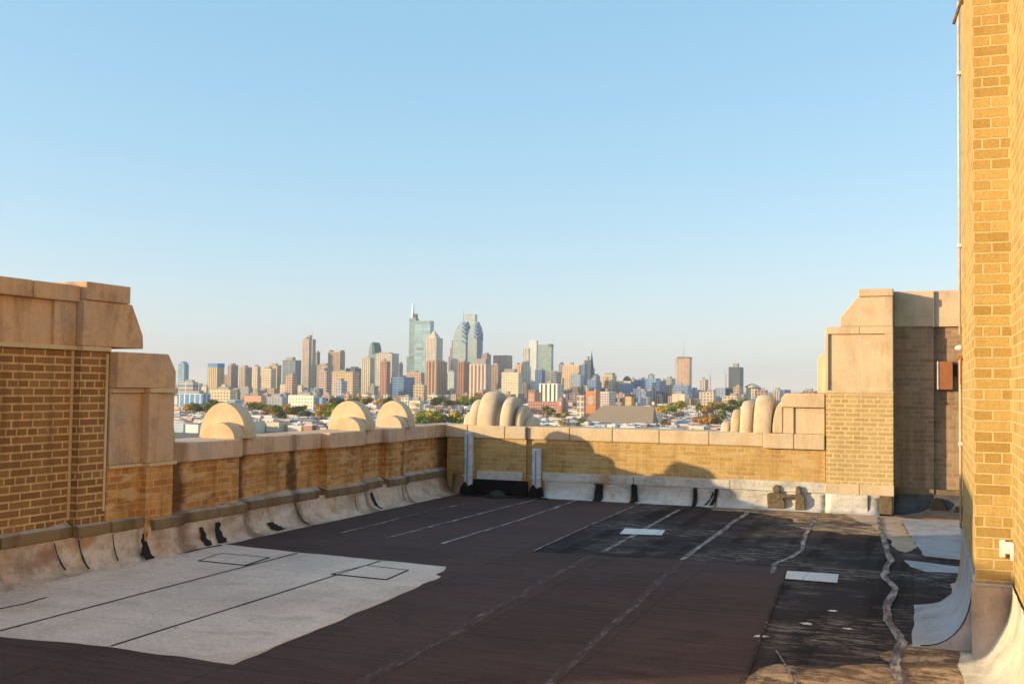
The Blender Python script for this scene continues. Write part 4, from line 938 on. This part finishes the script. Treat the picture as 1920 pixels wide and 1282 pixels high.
# --- nearer mid rise
e, W, L_, H, D = tower("white mid rise with dark vertical window stripes right of centre", 1011, 1045, 1056, 719, 2100, (.80, .74, .62), (.10, .10, .12), 'v', bw=9, fr=.9, cap=.2, caph=6)
e, W, L_, H, D = tower("long low red brick school building with turret at right end", 990, 1055, 1066, 753, 1650, (.50, .27, .20), (.26, .15, .13), 'grid', bw=4, fh=4.5, fr=.5, cap=0, name="school_building", cat="school")
mb = MB(); mb.box(-W*.98, -W*.62, -L_, L_, H, H+14); cchild(mb, "side_wing", facade((.56, .30, .19), (.5, .27, .17), 8, 8, .5), e)
mb = MB(); mb.tube([(W, -L_, 0), (W, -L_, H+3), (W, -L_, H+6), (W, -L_, H+8)], [6, 6, 4, .5], 10); cchild(mb, "turret", facade((.38, .2, .16), (.3, .15, .12), 4, 5, .4), e)
# church with orange towers and large slate roof
tower("pale stone church front tower left of the orange brick tower", 1082, 1095, 1099, 741, 1560, (.62, .54, .44), (.45, .38, .3), bw=6, fh=8, cap=0, name="church_front_tower", cat="church tower")
e, W, L_, H, D = tower("orange brick church tower with tall arched louvres", 1099, 1117, 1125, 733, 1500, (.60, .25, .11), (.60, .25, .11), cap=0, name="church_tower", cat="church tower")
for k in (-.36, 0, .36):
    mb = MB(); mb.prism([(k*W-1.3, H-19), (k*W+1.3, H-19), (k*W+1.3, H-8), (k*W+.7, H-6.6), (k*W-.7, H-6.6), (k*W-1.3, H-8)], 'y', -L_-.25, -L_+.1); cchild(mb, "louvre", plain_mat("pale_louvre", (.5, .42, .38), .8), e)
for sx_ in (-1, 1):
    mb = MB(); mb.prism([(sx_*W*.85-1.5, H), (sx_*W*.85+1.5, H), (sx_*W*.85, H+5)], 'y', -L_, -L_+2.5); cchild(mb, "pinnacle", facade((.60, .40, .22), (.6, .4, .22), 8, 8, .5), e)
x0, x1, y0, y1 = footprint(1085, 1224, 1226, 1330)
e = empty("church_hall", ((x0+x1)/2, y0, GZ), "huge plain brown slate hipped roof of a church below the skyline", "church")
W = (x1-x0)/2; Ze = zt(1160, 797, 1330)-GZ; Zr = zt(1160, 763, 1330)-GZ+1.5
mb = MB(); mb.box(-W+.6, W-.6, .6, 36, 0, Ze-.2); cchild(mb, "walls", facade((.36, .28, .22), (.15, .12, .1), 6, 8, .5), e)
mb = MB(); a, b, c_, d_ = (-W*.97, 0, Ze), (W, 0, Ze), (W, 36, Ze), (-W*.97, 36, Ze); r1, r2 = (-W*.42, 16, Zr), (W*.97, 14, Zr)
mb.face([a, b, r2, r1]); mb.face([b, c_, r2]); mb.face([c_, d_, r1, r2]); mb.face([d_, a, r1]); mb.face([d_, c_, b, a])
cchild(mb, "slate_roof", plain_mat("brown_slate", (.26, .215, .165), .9, .15, sc=.6), e)
mb = MB(); mb.box(-W*.97, W, -.6, .3, Ze-.5, Ze+.6); cchild(mb, "green_gutter", plain_mat("copper_gutter", (.28, .34, .2), .8, .1, sc=.2), e)
e2, *_ = tower("small yellow brick chimney tower above the slate church roof", 1172, 1184, 1189, 744, 1420, (.62, .42, .20), (.62, .42, .20), cap=.5, caph=1, name="chimney_tower", cat="church tower")
tower("white walled flats right of the orange church tower", 1124, 1142, 1155, 734, 1750, (.70, .58, .54), (.45, .36, .38), bw=4, fh=4, cap=.2)
tower("dark fronted low building above the slate church roof", 1154, 1166, 1174, 745, 1700, (.40, .28, .20), (.06, .06, .06), bw=14, fh=14, fr=.3, cap=0)
# left group
tower("long row of bright blue panelled flats at left", 333, 380, 396, 738, 1900, (.66, .66, .66), (.10, .27, .52), 'v', bw=11, fr=.35, roof=ROOFW)
tower("low white and grey block behind the blue panelled flats", 334, 362, 372, 716, 2600, (.50, .50, .50), (.2, .24, .3), 'h', fh=10, roof=ROOFD)
tower("long cream warehouse right of the blue flats", 394, 432, 443, 730, 2100, (.74, .62, .42), (.5, .4, .28), bw=7, fh=6)
tower("terracotta and cream apartment building in left middle distance", 459, 490, 500, 742, 1950, (.60, .32, .2), (.72, .58, .44), bw=5, fh=5, fr=.6)
tower("grey blue shed roofed block left of the cream school", 500, 530, 541, 744, 1900, (.40, .42, .46), (.26, .3, .36), 'v', bw=6)
tower("long cream school with rows of dark windows at left", 541, 588, 597, 741, 1850, (.76, .70, .58), (.30, .28, .28), bw=6, fh=6, fr=.7, roof=ROOFW)
tower("blue metal clad block joining the cream school", 597, 605, 613, 745, 1850, (.28, .36, .46), (.2, .28, .4), cap=0)
tower("small orange hut roofed block below the sandy slab", 646, 655, 660, 740, 2000, (.60, .32, .2), (.5, .27, .18))
tower("yellow white hall with gabled front below centre towers", 768, 788, 795, 751, 1700, (.80, .66, .42), (.7, .55, .35), bw=9, fh=9)
tower("white low block among trees below the centre towers", 752, 766, 775, 745, 1900, (.72, .66, .58), (.5, .42, .4))

# --- unlisted mid rise filling the belt between skyline and houses
rr = random.Random(11)
cols = [("cream", CREAM), ("tan", TAN), ("pinkish", PINK), ("red brick", BRICKR), ("orange brick", ORNG), ("brown", BROWN), ("grey", GREY), ("white", WHITE), ("blue grey", (.20, .29, .44)), ("olive", OLIVE), ("mauve", MAUVE)]
wts = [6, 5, 4, 2, 2, 2, 3, 4, 4, 1, 3]
LAND = sorted((v, k) for k, v in TOWERS.items())
def landmark(px):
    short = [(333, "the rounded blue tower"), (404, "the blue crowned tower"), (460, "the pink striped slab"), (502, "the broad cream block"), (546, "the blue grey offices"), (578, "the unfinished tower"), (630, "the turreted tan tower"), (660, "the sandy slab"), (690, "the tall cream slab"), (721, "the rose brick tower"), (755, "the vivid blue slab"), (790, "the needle skyscraper"), (815, "the pyramid crowned tower"), (862, "the spired chevron tower"), (895, "the shorter chevron tower"), (940, "the dark boxy tower"), (975, "the octagon topped block"), (998, "the smooth white slab"), (1030, "the striped white mid rise"), (1072, "the broad sandy block"), (1109, "the city hall spire"), (1140, "the arched tan tower"), (1175, "the dark domed offices"), (1222, "the pale blue offices"), (1256, "the grey tan offices"), (1281, "the brown antenna tower"), (1325, "the cream mill"), (1380, "the dark charcoal tower"), (1415, "the cream domed hall"), (1460, "the finned grey flats")]
    return min(short, key=lambda q: abs(q[0]-px))[1]
ORD = ["leftmost", "second from left", "third from left", "fourth from left", "fifth from left", "sixth from left", "seventh from left", "eighth from left", "ninth from left", "tenth from left", "eleventh from left", "twelfth from left"]
def label_all(items, fmt):
    """items: (object, px, descriptor); every label gets its order among its look-alikes"""
    buckets = {}
    for o, px, dsc in items: buckets.setdefault((dsc, landmark(px)), []).append((px, o))
    for (dsc, lm), L in buckets.items():
        L.sort(key=lambda q: q[0])
        for i, (px, o) in enumerate(L):
            pre = "" if len(L) == 1 else (ORD[min(i, 11)] + " " if i < len(L)-1 or i > 11 else "rightmost ")
            o["label"] = (pre + fmt.format(d=dsc, lm=lm))
fill = []
def filler(px, w, top, D, c, style):
    e, *_ = tower("x", px, px+w*.68, px+w, top, D, c[1], tuple(v*rr.uniform(.5, .75) for v in c[1]), style, bw=rr.choice((5, 7)), fh=rr.choice((4, 5, 6)), cap=rr.choice((0, .3, .4)), caph=rr.choice((3, 4, 6)), name="mid_rise_building", cat="building", group="mid rise buildings below the skyline", roof=rr.choice((ROOFM, ROOFW, ROOFD)))
    TOWERS.pop("x", None); fill.append((e, px, c[0]))
px = 345
while px < 1500:
    w = rr.uniform(10, 24); c = rr.choices(cols, wts)[0]
    filler(px, w, rr.uniform(718, 732)+(8 if px > 1230 else 0), rr.uniform(2750, 3000), c, rr.choice(('grid', 'grid', 'v', 'h')))
    px += w*rr.uniform(.8, 1.3)
px = 420
while px < 1270:
    w = rr.uniform(8, 17); c = rr.choices(cols, wts)[0]
    filler(px, w, rr.uniform(699, 722), rr.uniform(3150, 3400), c, rr.choice(('grid', 'v', 'h')))
    px += w*rr.uniform(1.0, 2.4)
px = 338
while px < 1480:
    w = rr.uniform(12, 28); c = rr.choices(cols, wts)[0]
    filler(px, w, rr.uniform(735, 744)+(4 if px > 1200 else 0), rr.uniform(2250, 2500), c, rr.choice(('grid', 'grid', 'v', 'h')))
    px += w*rr.uniform(.9, 1.7)
label_all(fill, "{d} mid rise building below {lm}")

# --- ground sheets
gm = NT("city_ground", .95, .1)
n1 = gm.noise(.012, 6, .7); n2 = gm.noise(.12, 4, .7)
gcol = gm.ramp(n1, [(.35, (.10, .11, .06)), (.5, (.16, .15, .13)), (.62, (.24, .22, .19)), (.7, (.12, .10, .08))])
gcol = gm.mix(.6, gcol, gm.ramp(n2, [(.3, .5), (.7, 1.4)]), 'MULTIPLY')
GM = gm.out(gcol)
mb = MB(); mb.face([(-60000, -2000, 0), (60000, -2000, 0), (60000, 90000, 0), (-60000, 90000, 0)])
tag(mb.build("ground", GM, loc=(0, 0, GZ)), kind='structure')

# --- rowhouses
hcols = [("white", (.74, .70, .66)), ("cream", (.68, .58, .44)), ("red brick", (.42, .20, .14)), ("orange brick", (.55, .30, .18)), ("pink", (.60, .44, .38)), ("blue grey", (.30, .36, .44)), ("brown", (.34, .24, .18)), ("pale blue", (.40, .50, .58))]
hw = [9, 7, 3, 3, 3, 3, 2, 3]
roofs = [("white", ROOFW), ("grey", ROOFM), ("dark", ROOFD), ("brown", ROOFB)]; rw_ = [10, 4, 2, 2]
rh_ = random.Random(5)
spots = []
blocked = [(1080, 1232, 1290, 1420), (1080, 1130, 1420, 1600)]
stuff_mb = MB(); house_items = []
cnt = 0
streets = []
Drow = 1130
while Drow < 2750:
    px = 325
    dpx = FPX/Drow
    while px < 1480:
        w = rh_.uniform(9, 17) if Drow < 1600 else rh_.uniform(10, 24)
        wp = w*dpx
        if rh_.random() < .24: px += wp*rh_.uniform(.5, 1.6); continue
        D = Drow + rh_.uniform(-6, 6)
        if not any(a-8 < px < b+2 and c < D < d for a, b, c, d in blocked): spots.append((px, D, w))
        px += wp*rh_.choice((1.0, 1.0, 1.02, 1.3))
    Drow += 26 if Drow < 1500 else (42 if Drow < 2000 else 60)
spots.sort(key=lambda s: s[1])
# keep as individual houses the nearest ones of the near rows, thinning so that they spread over several rows
_hm = {}
def hmat(c, k):
    if (c, k) not in _hm: _hm[(c, k)] = facade(c, tuple(v*.45 for v in c), 4, 3.4, 1.1, 'grid')
    return _hm[(c, k)]
protos = {}
def make_house(D, px, w, ci, ri, hh, dd):
    key = (ci, ri, round(w/2), round(hh/1.5), round(dd/4))
    x, y = at(px, D)
    e = empty("rowhouse", (x+w/2, y, GZ), "x", "house", "low rowhouses between the parapet and the skyline")
    if key not in protos:
        W = round(w/2)*1.0; Hh = round(hh/1.5)*1.5; Dd = round(dd/4)*4.0
        a = MB(); a.box(-W, W, 0, Dd, 0, Hh); b = MB(); b.box(-W-.15, W+.15, -.2, Dd+.1, Hh, Hh+.45)
        cz = MB(); cz.box(W*.4, W*.4+1.2, Dd*.5, Dd*.5+2, Hh+.45, Hh+2.2)
        protos[key] = (a.mesh("walls", hmat(hcols[ci][1], 0)), b.mesh("roof", roofs[ri][1]), cz.mesh("chimney", ROOFB))
    for nm, me in zip(("walls", "roof", "chimney"), protos[key]):
        o = bpy.data.objects.new(nm, me); COL.objects.link(o)
        if nm == "chimney": o.parent = rf_
        else: o.parent = e
        if nm == "roof": rf_ = o
    return e
NH = 0
for (px, D, w) in spots:
    ci = rh_.choices(range(len(hcols)), hw)[0]; ri = rh_.choices(range(4), rw_)[0]
    hh = rh_.choice((7, 9, 9, 10.5, 12)); dd = rh_.choice((12, 16, 20))
    indiv = NH < 290 and (D < 1340 or rh_.random() < .5)
    if indiv:
        e = make_house(D, px, w, ci, ri, hh, dd); NH += 1
        house_items.append((e, px, hcols[ci][0] + " rowhouse with " + roofs[ri][0] + " roof"))
    else:
        x, y = at(px, D); k = len(hcols)
        if D > 2000: hh += rh_.choice((0, 0, 4, 8)); dd += 10
        stuff_mb.box(x, x+w, y, y+dd, GZ, GZ+hh, mi=ci)
        stuff_mb.box(x-.2, x+w+.2, y-.2, y+dd+.2, GZ+hh, GZ+hh+.5, mi=k+ri)
        if rh_.random() < .5: q = rh_.uniform(.2, .7)*w; stuff_mb.box(x+q, x+q+1.6, y+dd*.4, y+dd*.4+2.2, GZ+hh+.5, GZ+hh+2.6, mi=k+3)
label_all(house_items, "{d}, below {lm}")
so = stuff_mb.build("distant_rooftops", [hmat(c[1], 0) for c in hcols]+[r[1] for r in roofs], recalc=False)
so["kind"] = "stuff"; so["label"] = "sea of small flat roofed houses spreading toward the skyline"

# --- trees
LEAF = {}
def leaf_mat(key, c):
    if key in LEAF: return LEAF[key]
    t = NT("foliage", .9, .1)
    n = t.noise(.35, 4, .7); n2 = t.noise(.04, 2, .5)
    col = t.mix(t.ramp(n, [(.35, 0.0), (.65, 1.0)]), tuple(v*.6 for v in c), tuple(min(1, v*1.6) for v in c))
    col = t.mix(t.ramp(n2, [(.45, 0.0), (.7, .6)]), col, (c[0]*1.9, c[1]*1.15, c[2]))
    LEAF[key] = t.out(col); return LEAF[key]
def crown_mesh(seed, mat, n=420):
    q = random.Random(seed); mb = MB()
    lobes = [(Vector((q.uniform(-.55, .55), q.uniform(-.55, .55), q.uniform(-.25, .5))), q.uniform(.35, .6)) for _ in range(9)]
    for i in range(n):
        c, r = q.choice(lobes); v = Vector((q.gauss(0, 1), q.gauss(0, 1), q.gauss(0, 1))).normalized()*r*q.uniform(.6, 1.08)
        p = c+v; p.z *= .85; s = q.uniform(.06, .13)
        nrm = (v.normalized()+Vector((q.uniform(-.6, .6), q.uniform(-.6, .6), q.uniform(-.3, .8)))).normalized()
        a = nrm.orthogonal().normalized(); b = nrm.cross(a); ang = q.uniform(0, 3.1); a, b = a*math.cos(ang)+b*math.sin(ang), b*math.cos(ang)-a*math.sin(ang)
        mb.face([p-a*s-b*s*.7, p+a*s-b*s*.6, p+a*s*.8+b*s, p-a*s*.9+b*s*.8])
    return mb.mesh("crown", mat, False)
TRUNK = plain_mat("bark", (.10, .08, .06), .9)
kinds = [("dark green", (.07, .10, .03)), ("green", (.14, .17, .03)), ("yellow green", (.30, .29, .03)), ("orange tinged", (.36, .23, .04)), ("rusty", (.24, .12, .04))]
crowns = {i: [crown_mesh(10*i+s, leaf_mat(i, kinds[i][1])) for s in range(3)] for i in range(len(kinds))}
tm = MB(); tm.tube([(0, 0, 0), (0, 0, .35), (.03, 0, .7)], [.05, .035, .02], 6); tm.tube([(0, 0, .35), (.18, .05, .62)], [.025, .01], 5); tm.tube([(0, 0, .4), (-.15, .1, .66)], [.025, .01], 5)
trunk_me = tm.mesh("trunk", TRUNK)
tree_items = []
def tree(px, pyc, D, s, k, zlift=0):
    x, y = at(px, D); z = GZ; hc = zt(px, pyc, D)-GZ
    e = empty("tree", (x, y, z), "x", "tree", "trees among the rowhouses")
    o = bpy.data.objects.new("crown", tr_rng.choice(crowns[k])); COL.objects.link(o); o.parent = e; o.location = (0, 0, max(hc, s*.9)); o.scale = (s*tr_rng.uniform(.9, 1.2), s*tr_rng.uniform(.9, 1.2), s*tr_rng.uniform(.8, 1)); o.rotation_euler.z = tr_rng.uniform(0, 6)
    o = bpy.data.objects.new("trunk", trunk_me); COL.objects.link(o); o.parent = e; q = max(hc, s*.9); o.scale = (q, q, q)
    tree_items.append((e, px, kinds[k][0]))
tr_rng = random.Random(3)
TL = []   # (px0, px1, y0, y1, D, n, size, kinds)
for a in ((348, 374, 758, 764, 1500, 5, 8, (3, 1)), (374, 412, 750, 768, 1480, 9, 9, (1, 0, 1)), (344, 362, 785, 792, 1260, 4, 6, (0, 1)),
          (470, 505, 758, 764, 1480, 6, 8, (1, 2)), (498, 550, 762, 775, 1430, 10, 9, (3, 4, 1)), (508, 528, 775, 792, 1270, 5, 7, (0, 1)), (545, 578, 764, 776, 1420, 7, 8, (0, 1, 3)),
          (598, 640, 758, 780, 1340, 10, 12, (3, 2, 3)), (628, 680, 752, 762, 1500, 9, 9, (0, 1)), (665, 735, 748, 753, 1720, 11, 8, (1, 0, 3)),
          (816, 872, 748, 755, 1650, 10, 9, (0, 1)), (868, 892, 746, 756, 1640, 5, 9, (2, 1)), (788, 862, 778, 792, 1190, 14, 10, (2, 2, 1)),
          (1022, 1044, 764, 776, 1450, 5, 8, (0, 1)), (1040, 1064, 774, 784, 1380, 4, 6, (1, 2)), (1050, 1064, 790, 796, 1180, 2, 5, (3,)), (1084, 1098, 786, 794, 1200, 2, 5, (1,)),
          (1240, 1262, 762, 772, 1480, 5, 8, (2, 3)), (1262, 1300, 754, 764, 1620, 8, 8, (2, 3, 1)), (1300, 1372, 756, 768, 1560, 14, 9, (1, 3, 1)), (1308, 1370, 778, 792, 1260, 10, 7, (4, 3)), (1338, 1360, 770, 780, 1380, 5, 7, (1,)), (1236, 1270, 786, 796, 1210, 3, 5, (4, 1)), (1365, 1400, 750, 758, 1700, 5, 8, (1, 3))):
    for i in range(a[5]):
        tree(tr_rng.uniform(a[0], a[1]), tr_rng.uniform(a[2], a[3])+2, a[4]*tr_rng.uniform(.97, 1.03), a[6]*tr_rng.uniform(.7, 1.15), tr_rng.choice(a[7]))
for i in range(55):
    px = tr_rng.uniform(335, 1470); D = tr_rng.uniform(1250, 2300)
    if 1075 < px < 1235: continue
    tree(px, 727+FPX*43/D+(px-960)*ROLL, D, tr_rng.uniform(5, 9), tr_rng.choice((0, 1, 1, 2, 3)))
label_all(tree_items, "{d} tree among rooftops below {lm}")

# --- haze
hm = bpy.data.materials.new("haze"); hm.use_nodes = True; hn = hm.node_tree.nodes
for n_ in list(hn):
    if n_.type != 'OUTPUT_MATERIAL': hn.remove(n_)
pv = hn.new("ShaderNodeVolumePrincipled"); pv.inputs["Color"].default_value = (.93, .96, 1, 1); pv.inputs["Density"].default_value = HAZE
pv.inputs["Anisotropy"].default_value = 0.0
hm.node_tree.links.new(pv.outputs[0], [n_ for n_ in hn if n_.type == 'OUTPUT_MATERIAL'][0].inputs["Volume"])
mb = MB(); mb.box(-61000, 61000, -2500, 91000, GZ-1.5, 340)
hz_o = mb.build("haze", hm); hz_o["kind"] = "stuff"
